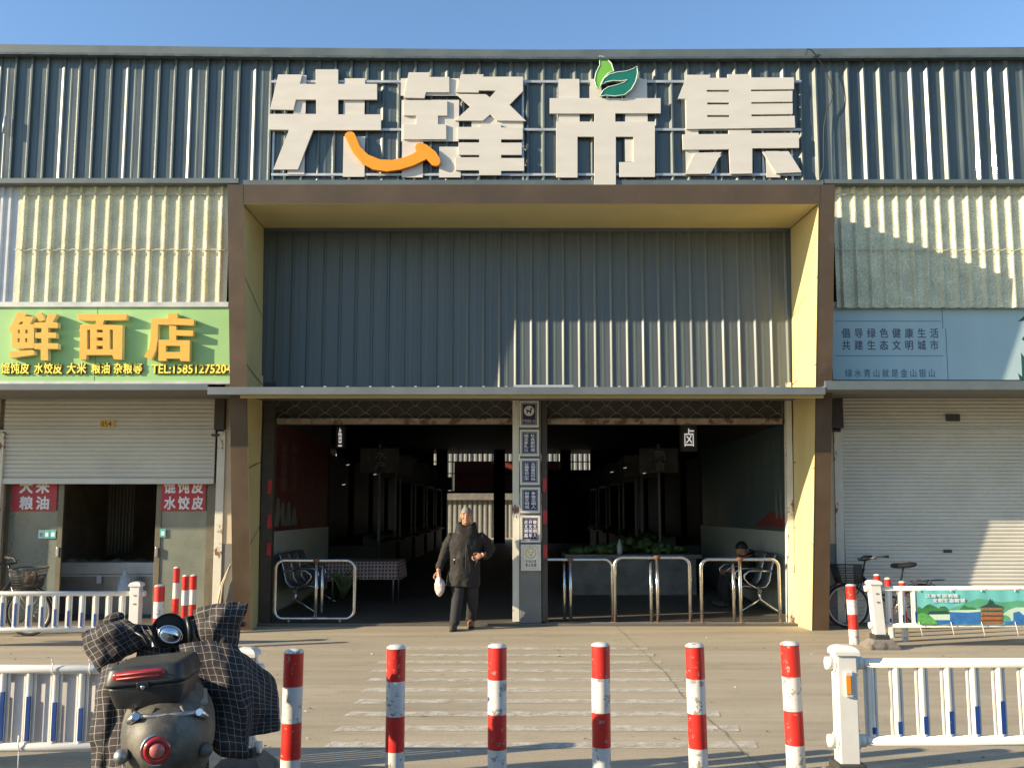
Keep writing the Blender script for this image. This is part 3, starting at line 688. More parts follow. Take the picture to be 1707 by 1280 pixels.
tag(build('tablecloth', b, 'check'), 'red and white checked cloth draped over the table inside the doors', 'tablecloth')
# waiting benches (steel), local +X is the front
def bench(label, loc, rz):
    t = thing('waiting_bench', label, 'bench', (0, 0, 0), group='steel waiting benches inside the doors')
    prof = [(-.33, .92), (-.30, .90), (-.24, .70), (-.20, .50), (-.14, .42), (-.05, .40), (.12, .42), (.20, .43), (.24, .40)]
    for k in range(3):
        b = MB(); b.add([(x, .02 + .54 * k, z) for x, z in prof] + [(x, .52 + .54 * k, z) for x, z in prof], [(i, i + 1, len(prof) + i + 1, len(prof) + i) for i in range(len(prof) - 1)], True)
        build('seat', b, 'steel_dull', t, solid=.012)
        b = MB()
        for y in (.02, .52): b.tube([(x, y + .54 * k, z) for x, z in prof], .011, 6)
        build('seat_rim', b, 'steel', t)
    b = MB(); b.box(-.06, -.0, -.05, 1.65, .33, .38); build('beam', b, 'steel_dull', t)
    for y in (-.02, .53, 1.07, 1.62):
        b = MB(); b.tube([(-.24, y, .66), (-.05, y, .665), (.12, y, .66), (.20, y, .60), (.20, y, .54), (.13, y, .46), (-.02, y, .38)], .017, 8); build('armrest', b, 'steel', t)
    for y in (.0, 1.6):
        b = MB(); b.tube([(-.36, y, .012), (-.22, y, .10), (-.04, y, .22), (-.03, y, .36)], [.016, .02, .026, .03], 8); b.tube([(.30, y, .012), (.16, y, .10), (-.02, y, .22)], [.016, .02, .026], 8); build('leg', b, 'steel', t)
    t.location = loc; t.rotation_euler = (0, 0, rz); return t
bench('steel waiting bench against the pale wall inside the right-hand doorway', (3.81, 15.8, .035), pi)
bench('steel waiting bench behind the closed steel frame inside the left-hand doorway', (-3.33, 14.2, .035), 0)
b = MB()
for k in range(16):
    a = k * .39; p = Vector((-2.75, 14.9, .2)); q = p + Vector((.28 * cos(a), .25 * sin(a), .3 + .25 * random.random())); b.tube([p, (p + q) / 2 + Vector((0, 0, .12)), q], [.012, .02, .004], 5)
tag(build('potted_plant', b, 'greens'), 'dark leafy plant on the floor behind the closed steel frame', 'plant')

# stainless barriers
def barrier(label, u0, u1, um, v0, v1, Y, closed=False, group='stainless tube barriers in the doorway'):
    x0, x1 = X_(u0, 980, Y), X_(u1, 980, Y); z1 = Z_(v0, Y); z0 = .036 if not closed else .10
    t = thing('tube_barrier', label, 'barrier', ((x0 + x1) / 2, Y, 0), group=group); r = .026; c = .12; a = MB()
    def arc(cx, cz, a0, a1): return [(cx + c * cos(a0 + (a1 - a0) * i / 6), Y, cz + c * sin(a0 + (a1 - a0) * i / 6)) for i in range(7)]
    if closed:
        a.tube(arc(x0 + c, z1 - c, pi, pi / 2) + arc(x1 - c, z1 - c, pi / 2, 0) + arc(x1 - c, z0 + c, 0, -pi / 2) + arc(x0 + c, z0 + c, -pi / 2, -pi), r, 10, closed=True)
    else: a.tube([(x0, Y, z0)] + arc(x0 + c, z1 - c, pi, pi / 2) + arc(x1 - c, z1 - c, pi / 2, 0) + [(x1, Y, z0)], r, 10)
    build('hoop', a, 'steel', t)
    xm = X_(um, 980, Y); 
    for xo, yo in ((0, 0), (.075 if closed else -.085, .05)): a = MB(); a.tube([(xm + xo, Y + yo, z0), (xm + xo, Y + yo, z1 - (.0 if not yo else .01))], r * .95, 10); build('post', a, 'steel', t)
    a = MB(); a.tube([(xm - .045, Y, z1), (xm + .045, Y, z1)], r + .003, 10)
    for x in ((x0, x1, xm) if not closed else (xm,)): a.lathe([(.0, .004), (.055, .004), (.055, 0), (0, 0)], 12, (x, Y, z0))
    build('fitting', a, 'rust', t); 
    if closed:
        for x in (x0 + .2, x1 - .2): a = MB(); a.tube([(x, Y, .036), (x, Y, z0)], .02, 8); build('foot', a, 'steel_dull', t)
    return t
barrier('closed rectangular steel frame standing in the left-hand doorway', 459, 591, 527, 934, 1028, 13.06, True, None)
barrier('steel hoop half hidden behind the sign pillar', 874, 1021, 951, 932, 1030, 13.22)
barrier('middle steel hoop standing in front of the vegetable counter', 1025, 1150, 1096, 929, 1028, 13.16)
barrier('steel hoop nearest the yellow lined jamb, in front of a waiting bench', 1169, 1299, 1234, 932, 1028, 13.12)

# ================================================================ the big letter sign over the entrance
ms = thing('letter_sign', 'big cream market name letters with an orange smile and two leaves on the dark fascia', 'sign', (0, 12.7, 7))
YL = 12.69
def poly(pts, ox, oy, sc, Y): return [P(ox + x / sc, oy + y / sc, Y) for x, y in pts]
def rect(x0, y0, x1, y1): return [(x0, y0), (x1, y0), (x1, y1), (x0, y1)]
L1 = [(145, 150), (390, 150), (365, 245), (525, 245), (525, 98), (755, 98), (755, 245), (1150, 245), (1150, 405), (755, 405), (755, 555), (1190, 555), (1190, 715), (500, 715), (345, 1115), (95, 1115), (255, 712), (50, 710), (50, 550), (530, 550), (530, 405), (325, 405), (300, 510), (62, 505)]
L2 = [[(130, 128), (348, 128), (338, 175), (543, 175), (543, 330), (305, 330), (290, 390), (78, 385)],
      [(78, 412), (522, 412), (522, 568), (428, 568), (428, 655), (512, 655), (512, 808), (75, 808), (75, 655), (205, 655), (205, 566), (78, 566)],
      [(660, 148), (893, 148), (885, 172), (1292, 172), (1292, 318), (1155, 458), (1325, 622), (1025, 618), (958, 555), (885, 618), (598, 618), (755, 475), (612, 347), (915, 350), (955, 382), (1017, 312), (845, 312), (838, 333), (608, 330)],
      [(850, 655), (1070, 655), (1070, 688), (1290, 688), (1290, 808), (1070, 808), (1070, 842), (1280, 842), (1280, 965), (1070, 965), (1070, 998), (1303, 998), (1303, 1128), (1070, 1128), (1070, 1172), (848, 1172), (848, 1122), (605, 1122), (605, 990), (848, 990), (848, 965), (635, 965), (635, 840), (848, 840), (848, 806), (628, 806), (628, 682), (850, 682)]]
L3 = [(90, 430), (1097, 430), (1097, 568), (685, 568), (685, 643), (1045, 643), (1045, 1145), (722, 1145), (722, 1010), (850, 1010), (850, 780), (690, 780), (690, 1222), (495, 1222), (495, 780), (342, 780), (342, 1150), (148, 1150), (148, 643), (495, 643), (495, 570), (90, 570)]
L4A = [(160, 125), (403, 125), (395, 157), (585, 157), (578, 122), (805, 118), (812, 153), (1272, 153), (1272, 275), (825, 280), (825, 297), (1257, 292), (1255, 405), (828, 410), (828, 427), (1258, 422), (1258, 533), (830, 538), (830, 557), (1278, 552), (1284, 675), (150, 690), (145, 375), (62, 375)]
L4H = [rect(365, 283, 597, 302), rect(370, 414, 597, 434), rect(370, 544, 600, 564)]
L4 = [[(110, 745), (590, 740), (590, 702), (828, 702), (828, 735), (1322, 730), (1325, 885), (838, 890), (838, 1152), (608, 1156), (596, 900), (115, 905)],
      [(240, 935), (518, 930), (405, 1155), (135, 1158)], [(945, 925), (1215, 920), (1352, 1138), (1085, 1150)]]
def letter(loops_list, ox, oy, sc, tiltlast=0):
    b = MB()
    for loops in loops_list:
        b.prism([poly(l, ox, oy, sc, YL) for l in loops], YL, YL + .03)
    return build('letter', b, 'letter', ms, bevel=.0025)
letter([[L1]], 440, 100, 6.095); letter([[l] for l in L2], 660, 100, 6.095); letter([[L3]], 900, 85, 5.445); letter([[L4A] + L4H] + [[l] for l in L4], 1120, 105, 6.243)
AR = [(550, 560), (553, 545), (566, 534), (590, 532), (606, 540), (616, 560), (640, 620), (688, 668), (760, 697), (830, 700), (900, 685), (950, 665), (975, 648), (966, 628), (974, 606), (990, 598), (1008, 598), (1040, 612), (1090, 652), (1114, 690), (1118, 712), (1108, 730), (1090, 736), (1070, 730), (1035, 695), (960, 732), (880, 757), (800, 768), (720, 756), (650, 716), (595, 650)]
YA = 12.655
b = MB(); b.prism([poly(AR, 420, 70, 3.556, YA)], YA, YA + .05); build('smile_arrow', b, 'letter_orange', ms, bevel=.003)
def trim_tube(pts, name, Yt, r, m):
    b = MB(); b.tube([(x, Yt, z) for x, z in pts], r, 6, closed=True); build(name, b, m, ms)
LA = [(540, 50), (570, 53), (600, 65), (650, 115), (672, 185), (620, 205), (585, 245), (560, 290), (540, 350), (510, 320), (497, 270), (510, 200), (545, 130)]
LD = [(880, 140), (888, 200), (870, 280), (830, 350), (770, 400), (680, 412), (600, 405), (545, 410), (575, 360), (620, 330), (700, 310), (760, 290), (800, 262), (740, 275), (660, 272), (600, 285), (555, 310), (580, 255), (630, 215), (700, 195), (790, 185), (845, 165)]
for pts, m, Yl in ((LA, 'leaf_light', 12.665), (LD, 'leaf_dark', 12.65)):
    q = poly(pts, 900, 85, 5.445, Yl); b = MB(); b.prism([q], Yl, Yl + .03); build('leaf', b, m, ms); trim_tube(q, 'leaf_edge', Yl, .008, 'leaf_edge')
b = MB()
for u0, v0, u1, v1 in ((589, 131, 608, 191), (573, 131, 589, 191), (490, 126, 510, 190), (480, 225, 508, 291), (572, 228, 608, 295), (668, 131, 765, 160), (669, 167, 765, 236), (670, 236, 705, 296), (732, 245, 768, 296), (786, 195, 872, 215), (931, 132, 966, 205), (984, 132, 1003, 168), (1042, 132, 1079, 205), (1042, 232, 1056, 270), (1143, 215, 1165, 292), (1277, 252, 1300, 296), (1040, 275, 1078, 292)):
    b = MB(); b.pbox(u0, u1, v0, v1, 12.722, .008); build('backing_plate', b, 'letter', ms)
for v in (136, 216, 291): b = MB(); b.box(X_(452, v, 12.73), X_(1336, v, 12.73), 12.731, 12.752, Z_(v + 2, 12.73), Z_(v - 2, 12.73)); build('rail', b, 'galv', ms)
for u in (454, 610, 672, 870, 985, 1068, 1190, 1270, 1318): b = MB(); b.box(X_(u, 215, 12.73), X_(u, 215, 12.73) + .03, 12.7535, 12.762, Z_(303, 12.73), Z_(130, 12.73)); build('upright', b, 'galv', ms)

# ================================================================ noodle shop sign
gs = thing('shop_sign', 'green fresh noodle shop sign board with raised orange characters', 'sign', (-6, YW, 4))
YG = YW + .0
b = MB(); b.box(X_(-460, 570, YG), X_(385, 570, YG), YG, YG + .05, Z_(636, YG), Z_(512.5, YG)); build('board', b, 'board_green', gs)
b = MB()
for u in (160, -140): b.pbox(u - .35, u + .35, 513, 636, YG - .0015, .003)
build('board_joint', b, 'seam', gs)
b = MB(); b.box(X_(-460, 508, YG), X_(382, 508, YG), YG - .03, YG + .05, Z_(512.5, YG), Z_(504, YG)); b.box(X_(-460, 637, YG), X_(386, 637, YG), YG - .03, YG + .05, Z_(640.5, YG), Z_(635.5, YG)); build('edge_trim', b, 'alu', gs, bevel=.004)
YH = YW - .105
C1 = [[[(285, 105), (390, 110), (440, 135), (395, 170), (550, 178), (490, 300), (555, 300), (555, 690), (200, 690), (195, 440), (170, 440), (140, 385), (205, 280)], [(330, 258), (385, 258), (360, 303), (300, 303)], rect(288, 388, 323, 452), rect(414, 388, 452, 452), rect(285, 528, 322, 597), rect(410, 528, 448, 597)],
      [[(140, 750), (525, 722), (560, 735), (560, 800), (170, 855)]], [[(580, 150), (675, 105), (735, 225), (640, 250)]],
      [[(785, 125), (935, 130), (865, 262), (945, 275), (945, 360), (790, 360), (790, 435), (920, 440), (920, 525), (790, 525), (790, 610), (950, 615), (950, 705), (785, 705), (785, 890), (668, 890), (668, 710), (560, 705), (560, 615), (680, 610), (680, 530), (578, 525), (578, 440), (680, 435), (680, 360), (560, 360), (560, 275), (745, 268)]]]
C2 = [[[(130, 95), (720, 97), (715, 165), (450, 170), (435, 222), (670, 228), (660, 635), (565, 630), (548, 580), (245, 580), (235, 632), (160, 632), (168, 225), (348, 218), (360, 170), (150, 165)], rect(247, 280, 286, 512), rect(516, 280, 555, 512), rect(364, 280, 436, 314), rect(362, 371, 436, 412), rect(360, 471, 436, 512)]]
C3 = [[[(1205, 90), (1320, 85), (1322, 148), (1518, 158), (1512, 228), (1090, 218), (1085, 400), (1065, 520), (1010, 635), (925, 600), (985, 500), (1005, 380), (1008, 150), (1208, 148)]],
      [[(1222, 232), (1308, 240), (1305, 285), (1508, 292), (1505, 355), (1305, 350), (1305, 405), (1468, 408), (1462, 655), (1355, 650), (1350, 622), (1190, 622), (1188, 650), (1095, 648), (1098, 400), (1225, 400)], rect(1182, 470, 1355, 545)]]
for C, ox, oy, sc in ((C1, 0, 510, 9.85), (C2, 110, 510, 7.1125), (C3, 110, 510, 7.1125)):
    b = MB()
    for loops in C: b.prism([poly(l, ox, oy, sc, YH) for l in loops], YH, YG - .012, f=1)
    build('letter', b, ['shop_letter', 'letter_side'], gs)
for off, m, y, bd in ((0, 'text_yellow', YG - .03, .022), (.007, 'text_red', YG - .022, .045)):
    b = MB(); dd = .008 if m == 'text_yellow' else .018
    for s_, u0, u1 in (('馄饨皮', 3, 51), ('水饺皮', 58, 106), ('大米', 112, 146), ('粮油', 153, 186), ('杂粮等', 190, 239)):
        x0, x1 = X_(u0, 614, YG), X_(u1, 614, YG); line(b, s_, x0 + off, x1 + off, Z_(623.5, YG) - off, Z_(605, YG) - off, y, dd, bd)
    put(b, glyph('TEL:15851275204'), X_(254, 614, YG) + off, X_(387, 614, YG) + off, Z_(622.5, YG) - off, Z_(608, YG) - off, y, dd, fit=True, bold=bd)
    build('lettering', b, m, gs)
# ================================================================ slogan board on the other side
YB = YW + .13
bs = thing('slogan_board', 'pale blue slogan board with grey printed characters in the shade', 'sign', (7, YW, 4))
b = MB(); b.box(X_(1386.5, 570, YB), X_(2120, 570, YB), YB, YB + .05, Z_(633, YB), Z_(512, YB)); build('board', b, 'board_blue', bs)
b = MB(); b.box(X_(1387, 508, YB), X_(2120, 508, YB), YB - .025, YB + .05, Z_(512, YB), Z_(503.5, YB)); build('edge_trim', b, 'alu', bs, bevel=.004)
b = MB(); b.pbox(1570.5, 1571.5, 512, 548, YB - .002, .004); b.pbox(1578, 1579, 548, 632, YB - .002, .004); b.pbox(1392, 1568, 535, 536, YB - .002, .004); b.pbox(1392, 1573, 592.6, 593.6, YB - .002, .004); build('rule_line', b, 'print_teal', bs)
b = MB(); pline(b, '倡导绿色健康生活', 1400, 1568, 547, 563.5, YB - .0012, .002, .018, .3); pline(b, '共建生态文明城市', 1400, 1568, 567, 583.5, YB - .0012, .002, .018, .3); build('lettering', b, 'print_grey', bs)
b = MB(); pline(b, '绿水青山就是金山银山', 1407, 1561, 615, 629, YB - .0012, .002, .01, .2); build('lettering', b, 'print_teal', bs)
b = MB()
for pts in ([(1697, 536), (1707, 527), (1722, 524), (1730, 530), (1712, 534)], [(1703, 566), (1712, 553), (1730, 560), (1715, 572)], [(1702, 588), (1708, 596), (1712, 612), (1740, 600), (1760, 633), (1700, 633), (1697, 622), (1704, 628)]): b.prism([[P(u, v, YB - .002) for u, v in pts]], YB - .002, YB)
build('leaf_print', b, 'art_dark', bs)

# ================================================================ signs on the pillar
ps = [(668, 712), (716, 760), (764, 808), (812, 855), (859, 904), (907, 951)]
pl = ['navy pillar sign with a black dog in a pale circle, topmost of the six', 'navy pillar sign with two columns of white characters, right under the dog sign', 'navy pillar sign with two columns of six white characters, third from the top', 'navy pillar sign with two columns of white characters, fourth from the top', 'navy pillar sign with three columns of white characters', 'cream pillar sign with a gold round emblem, lowest of the six']
for i, (v0, v1) in enumerate(ps):
    Yp = YD - .085; u0, u1 = 866 + i * .5, 898 + i * .7
    t = thing('pillar_sign', pl[i], 'sign', (X_(882, v1, Yp), Yp, Z_(v1, Yp)), group='framed signs on the entrance pillar')
    x0, x1, z0, z1 = X_(u0, v0, Yp), X_(u1, v0, Yp), Z_(v1, Yp), Z_(v0, Yp); fw = .028
    b = MB(); b.box(x0, x1, Yp, Yp + .045, z0, z0 + fw); b.box(x0, x1, Yp, Yp + .045, z1 - fw, z1); b.box(x0, x0 + fw, Yp, Yp + .045, z0 + fw, z1 - fw); b.box(x1 - fw, x1, Yp, Yp + .045, z0 + fw, z1 - fw); build('frame', b, 'sign_frame', t, bevel=.004)
    b = MB(); b.box(x0 + fw, x1 - fw, Yp + .012, Yp + .04, z0 + fw, z1 - fw); build('panel', b, 'navy' if i < 5 else 'cream', t)
    xa_, xb_, za, zb_ = x0 + fw + .012, x1 - fw - .012, z0 + fw + .014, z1 - fw - .014; yl = Yp + .010
    ol = MB(); e = .004
    for q in ((xa_, xb_, za, za + e), (xa_, xb_, zb_ - e, zb_), (xa_, xa_ + e, za, zb_), (xb_ - e, xb_, za, zb_)): ol.box(q[0], q[1], yl, yl + .002, q[2], q[3])
    build('outline', ol, 'print_white' if i < 5 else 'print_gold', t)
    lt = MB(); xm = (xa_ + xb_) / 2; cw = (xb_ - xa_)
    if i == 0:
        line(lt, '严禁宠物入内', xa_ + .01, xb_ - .01, za + .02, za + .075, yl); dm = MB(); cz = zb_ - .105; dm.lathe([(0, 0), (.075, 0)], 24); 
        dm.v = [Vector((xm + v.x, yl, cz + v.y)) for v in dm.v]; build('disc', dm, 'print_white', t)
        dg_ = [(-.045, .02), (-.03, .025), (-.02, .01), (.015, .005), (.022, .04), (.04, .045), (.05, .03), (.035, .02), (.03, -.01), (.03, -.045), (.018, -.045), (.012, -.015), (-.02, -.012), (-.028, -.045), (-.04, -.045), (-.034, -.005)]
        dm = MB(); dm.prism([[(xm + a, cz + c) for a, c in dg_]], yl - .002, yl); build('dog_mark', dm, 'print_black', t)
    elif i < 4:
        a_, c_ = (('社会更和谐', '相互多礼让'), ('文明责任行动', '公德常记心中'), ('争做文明人', '创建文明城'))[i - 1]
        column(lt, a_, xm + cw * .07, xm + cw * .40, za + .02, zb_ - .02, yl, .002, .02); column(lt, c_, xm - cw * .40, xm - cw * .07, za + .02, zb_ - .02, yl, .002, .02)
    elif i == 4:
        for k, s_ in enumerate(('做文明人', '开文明车', '走文明路')): column(lt, s_, xm + cw * (.17 - .31 * k), xm + cw * (.44 - .31 * k), za + .025, zb_ - .02, yl, .002, .02)
    else:
        line(lt, '市场内部', xa_ + .02, xb_ - .02, za + .068, za + .115, yl, .002, .01, .2); line(lt, '禁止吸烟', xa_ + .02, xb_ - .02, za + .015, za + .062, yl, .002, .02, .2)
        dm = MB(); cz = zb_ - .085
        dm.tube([(xm + .07 * cos(a * pi / 12), yl, cz + .07 * sin(a * pi / 12)) for a in range(24)], .006, 5, closed=True)
        for dx, dz, r_ in ((-.028, .015, .014), (.028, .015, .014), (0, -.025, .02)): dm.ell((xm + dx, yl, cz + dz), (r_, .003, r_), 10, 6)
        build('emblem', dm, 'print_gold', t)
    build('lettering', lt, 'print_white' if i < 5 else 'print_grey', t)

# ================================================================ shop fronts
def slats(x0, x1, Y, z0, z1, pitch, name, parent):
    pr = []; z = z1
    while z > z0 + .001:
        p_ = min(pitch, z - z0)
        pr += [(Y, z), (Y - .011, z - p_ * .12), (Y - .016, z - p_ * .45), (Y - .012, z - p_ * .80), (Y + .004, z - p_ * .93)]; z -= p_
    pr.append((Y, z0)); b = MB(); b.extx(pr, x0, x1, False); return build(name, b, 'shutter', parent)
# left shop
xl0, xl1 = X_(8, 800, YS), X_(357, 800, YS)
sh = slats(xl0 - .05, xl1, YS, Z_(797, YS), Z_(660, YS), .0625, 'roller_shutter', hall)
b = MB(); b.box(xl0 - .05, xl1, YS - .03, YS + .01, Z_(806.5, YS), Z_(797, YS)); build('bottom_bar', b, 'shutter', sh, bevel=.004)
b = MB(); b.box(xl0 - .6, X_(357, 717, YS - .04), YS - .045, YS - .03, Z_(719, YS - .04), Z_(716.5, YS - .04)); build('rib_line', b, 'shutter', sh)
b = MB(); b.pbox(166, 191, 700.5, 712.5, YS - .025, .006); npl = build('number_plate', b, 'print_gold', sh, bevel=.002)
b = MB(); put(b, glyph('054'), X_(170, 706, YS), X_(187, 706, YS), Z_(711, YS), Z_(702.5, YS), YS - .028, .003, fit=True); build('number', b, 'print_black', npl)
b = MB(); b.pbox(357.5, 371, 719, 1040, YS - .05, .08); build('guide_rail', b, 'track_white', hall, bevel=.004)
b = MB(); b.box(xl0 - .13, xl0 - .02, YS - .05, YS + .03, 0, Z_(720, YS)); build('guide_rail', b, 'track_white', hall, bevel=.004)
for q in ((357, 374, 663, 716, YS - .12, .15), (352, 366, 723, 727, YS - .06, .02), (1386, 1406, 663, 713, YS - .12, .15), (1388, 1402, 716, 720, YS - .06, .02)): b = MB(); b.pbox(*q); build('shutter_bracket', b, 'track_dark', hall, bevel=.006)
xg0 = X_(371, 800, YS - .1); 
for q in ((X_(371.5, 800, YS), iBL.x - .1), (iBR.x + .1, X_(1390, 800, YS))): b = MB(); b.box(q[0], q[1], YS - .03, YS + .2, Z_(906, YS), 3.6); build('pilaster', b, 'plaster', hall)
for q in ((X_(371.5, 800, YS), iBL.x - .1), (iBR.x + .1, X_(1390, 800, YS))): b = MB(); b.box(q[0], q[1], YS - .035, YS + .2, 0, Z_(906, YS) - .002); build('pilaster_base', b, 'wainscot', hall)
# shop room
b = MB(); zz = 3.0
b.box(-12.4, X_(372, 800, YS), 17.2, 17.3, 0, 3.3); b.box(X_(372, 800, YS), X_(372, 800, YS) + .1, YS + .2, 17.3, 0, 3.3); b.box(-12.4, X_(372, 800, YS) + .1, YS + .02, 17.3, 3.3, 3.4); b.box(xl0 - .15, xl0 - .05, YS + .05, 17.2, 0, 3.3); build('shop_room', b, 'shop_inner', hall)
b = MB(); b.box(-12.4, xl0 - .13, YS, YS + .1, 0, 3.4); build('shop_wall', b, 'plaster', hall)
YGd = YS + .14
for (u0, u1, hu) in ((3, 103, 97), (258, 352, 262)):
    z0 = .03; z1 = 2.5; x0, x1 = X_(u0, 900, YGd), X_(u1, 900, YGd); s_ = .075
    b = MB(); b.box(x0, x0 + s_, YGd, YGd + .04, z0, z1); b.box(x1 - s_, x1, YGd, YGd + .04, z0, z1); b.box(x0 + s_, x1 - s_, YGd, YGd + .04, z0, z0 + .09); b.box(x0 + s_, x1 - s_, YGd, YGd + .04, z1 - .06, z1); dr = build('sliding_door', b, 'alu_brown', hall, bevel=.004)
    b = MB(); b.box(x0 + s_, x1 - s_, YGd + .015, YGd + .022, z0 + .09, z1 - .06); build('pane', b, 'dusty_glass', dr)
    xh = X_(hu, 920, YGd); b = MB(); b.box(xh - .02, xh + .02, YGd - .03, YGd, Z_(928, YGd), Z_(912, YGd)); build('handle', b, 'chrome', dr, bevel=.006)
b = MB(); b.box(xl0 - .05, xl1 + .02, YGd - .02, YGd + .10, 0, .028); build('door_sill', b, 'alu_brown', hall)
b = MB(); b.box(X_(352, 900, YGd), X_(359, 900, YGd), YGd - .02, YGd + .08, 0, 2.6); build('door_jamb', b, 'alu_brown', hall)
for u0, u1, s0, s1, n_, lab in ((20, 95, '大米', '粮油', 2, 'red rice and oil poster on the shop glass door beside the bicycle basket'), (269, 343.5, '馄饨皮', '水饺皮', 3, 'red wonton wrapper poster on the shop glass door near the bronze frame')):
    Yp = YGd - .012; t = thing('door_poster', lab, 'poster', (X_(u0, 850, Yp), Yp, Z_(852, Yp)))
    b = MB(); b.pbox(u0, u1, 786, 851.5, Yp, .003); build('sheet', b, 'sticker_red', t)
    b = MB(); pline(b, s0, u0 + (10 if n_ == 2 else 2.5), u1 - (10 if n_ == 2 else 2.5), 800, 822, Yp - .003, .002, .03, .16); pline(b, s1, u0 + (10 if n_ == 2 else 2.5), u1 - (10 if n_ == 2 else 2.5), 827, 849, Yp - .003, .002, .03, .16); build('lettering', b, 'print_white', t)
for u0, u1, v0, v1, m_, lab in ((64, 73, 883, 897, 'sticker_white', 'small white sticker on the shop glass door, beside two teal ones'), (73.5, 82.5, 883, 897, 'sticker_teal', 'small teal sticker on the shop glass door, between a white and a teal one'), (83.2, 93, 882.5, 897, 'sticker_teal', 'small teal sticker next to the door frame, last of a row of three'), (266.5, 276, 880.5, 895, 'sticker_teal', 'single small teal sticker on the glass door by the bollards')):
    Yp = YGd - .006
    t = thing('door_sticker', lab, 'sticker', (X_(u0, 890, Yp), Yp, Z_(v1, Yp)))
    b = MB(); b.pbox(u0, u1, v0, v1, Yp, .002); build('sheet', b, m_, t)
    b = MB(); b.pbox(u0 + 2, u1 - 2, v0 + 4.5, v1 - 3, Yp - .001, .001); build('field', b, 'sticker_white' if m_ == 'sticker_teal' else 'sticker_teal', t)
# counter in the shop
Yk = 14.15; ct = thing('shop_counter', 'grey steel counter with clutter inside the half shuttered noodle shop', 'counter', (X_(180, 1000, Yk), Yk, 0))
b = MB(); b.pbox(98, 262, 937, 957, Yk, .6); build('worktop', b, 'alu', ct, bevel=.01)
b = MB(); b.box(X_(98, 1000, Yk), X_(262, 1000, Yk), Yk + .03, Yk + .58, 0.0, Z_(957, Yk)); build('front', b, 'steel_dull', ct)
b = MB(); b.pbox(98, 262, 957.5, 961, Yk - .01, .03); build('ledge', b, 'alu', ct)
b = MB(); b.pbox(161, 169, 959, 972, Yk - .012, .004); build('notice', b, 'sticker_white', ct)
for k, (u, w_, m_, lab) in enumerate(((118, .13, 'stall_board', 'dim sack on the noodle shop counter, next to the poster door'), (140, .10, 'greens', 'small dark packet on the noodle shop counter beside a sack'), (165, .15, 'stall_dark', 'low dark bundle in the middle of the noodle shop counter'), (200, .12, 'stall_board', 'pale dim sack on the noodle shop counter above the hanging bag'), (235, .13, 'stall_dark', 'dark sack at the bollard end of the noodle shop counter'))):
    pb = MB(); c0 = S(u, 937, Yk + .25); rk = random.Random(k)
    pb.grid(16, 10, lambda s_, t_: c0 + Vector((w_ * (1 + .1 * sin(6 * pi * s_ + k)) * cos(2 * pi * s_) * sin(pi * t_) ** .7, .12 * sin(2 * pi * s_) * sin(pi * t_) ** .7, .055 * cos(pi * t_) + .012 * sin(9 * s_ + k))), True)
    tag(build('sack', pb, m_), lab, 'sack', 'sacks on the noodle shop counter')
b = MB(); b.grid(40, 4, lambda s_, t_: (X_(180 + 45 * s_, 850, 14.9), 14.9 + .05 * sin(s_ * 50), 3.0 - 2.1 * t_), True); tag(build('curtain', b, 'curtain', solid=.004), 'dark hanging curtain behind the noodle shop counter', 'curtain')
bg = thing('plastic_bag', 'pale blue plastic bag hanging in front of the noodle shop counter', 'bag', tuple(S(208, 990, 13.9)))
b = MB(); c0 = S(208, 978, 13.9); prf = [(.010, .33), (.012, .25), (.045, .19), (.085, .12), (.11, .03), (.12, -.06), (.10, -.13), (.05, -.16), (0, -.16)]
nb = 18
b.add([(c0.x + r_ * (1 + .13 * sin(5 * 2 * pi * j / nb + z_ * 20)) * cos(2 * pi * j / nb), c0.y + r_ * .7 * sin(2 * pi * j / nb), c0.z + z_) for r_, z_ in prf for j in range(nb)], [(i * nb + j, i * nb + (j + 1) % nb, (i + 1) * nb + (j + 1) % nb, (i + 1) * nb + j) for i in range(len(prf) - 1) for j in range(nb)], True); crumple(build('sack', b, 'bag_blue', bg, sub=2), .04, .06)
b = MB(); b.tube([S(208, 938, 13.9), S(208, 950, 13.9)], .006, 5); build('string', b, 'bag_blue', bg)
for q, lab in (([(359, 1045), (364, 1000), (370, 972), (384, 942)], 'thin bent cane pole leaning on the pilaster by the bronze frame, the straighter one'), ([(363, 1045), (367, 1010), (371, 975), (374, 968), (385, 940)], 'thin cane pole with a kink leaning on the pilaster by the bronze frame')):
    b = MB(); b.tube([S(u, v, 13.05) for u, v in q], .014, 6); tag(build('cane_pole', b, 'bamboo'), lab, 'pole')
# right shop
xr0_, xr1 = X_(1404, 800, YS), 12.4
sh = slats(xr0_, xr1, YS, .03, Z_(655, YS), .0545, 'roller_shutter', hall)
b = MB(); b.box(X_(1392, 717, YS - .03), xr1, YS - .045, YS - .03, Z_(718.5, YS - .04), Z_(716, YS - .04)); build('rib_line', b, 'shutter', sh)
for q in ((1577, 1600.5, 690, 702, YS - .03, .012), (1573, 1587, 916, 921, YS - .03, .012)): b = MB(); b.pbox(*q); build('lock_plate', b, 'track_dark', sh, bevel=.003)
b = MB(); b.hexa([Vector((X_(1397, 1040, YS - .05), YS - .05, 0)), Vector((X_(1411, 1040, YS - .05), YS - .05, 0)), Vector((X_(1403.5, 720, YS - .05), YS - .05, Z_(717, YS))), Vector((X_(1390, 720, YS - .05), YS - .05, Z_(717, YS))), Vector((X_(1397, 1040, YS - .05), YS, 0)), Vector((X_(1411, 1040, YS - .05), YS, 0)), Vector((X_(1403.5, 720, YS - .05), YS, Z_(717, YS))), Vector((X_(1390, 720, YS - .05), YS, Z_(717, YS)))]); build('guide_rail', b, 'track_white', hall, bevel=.004)
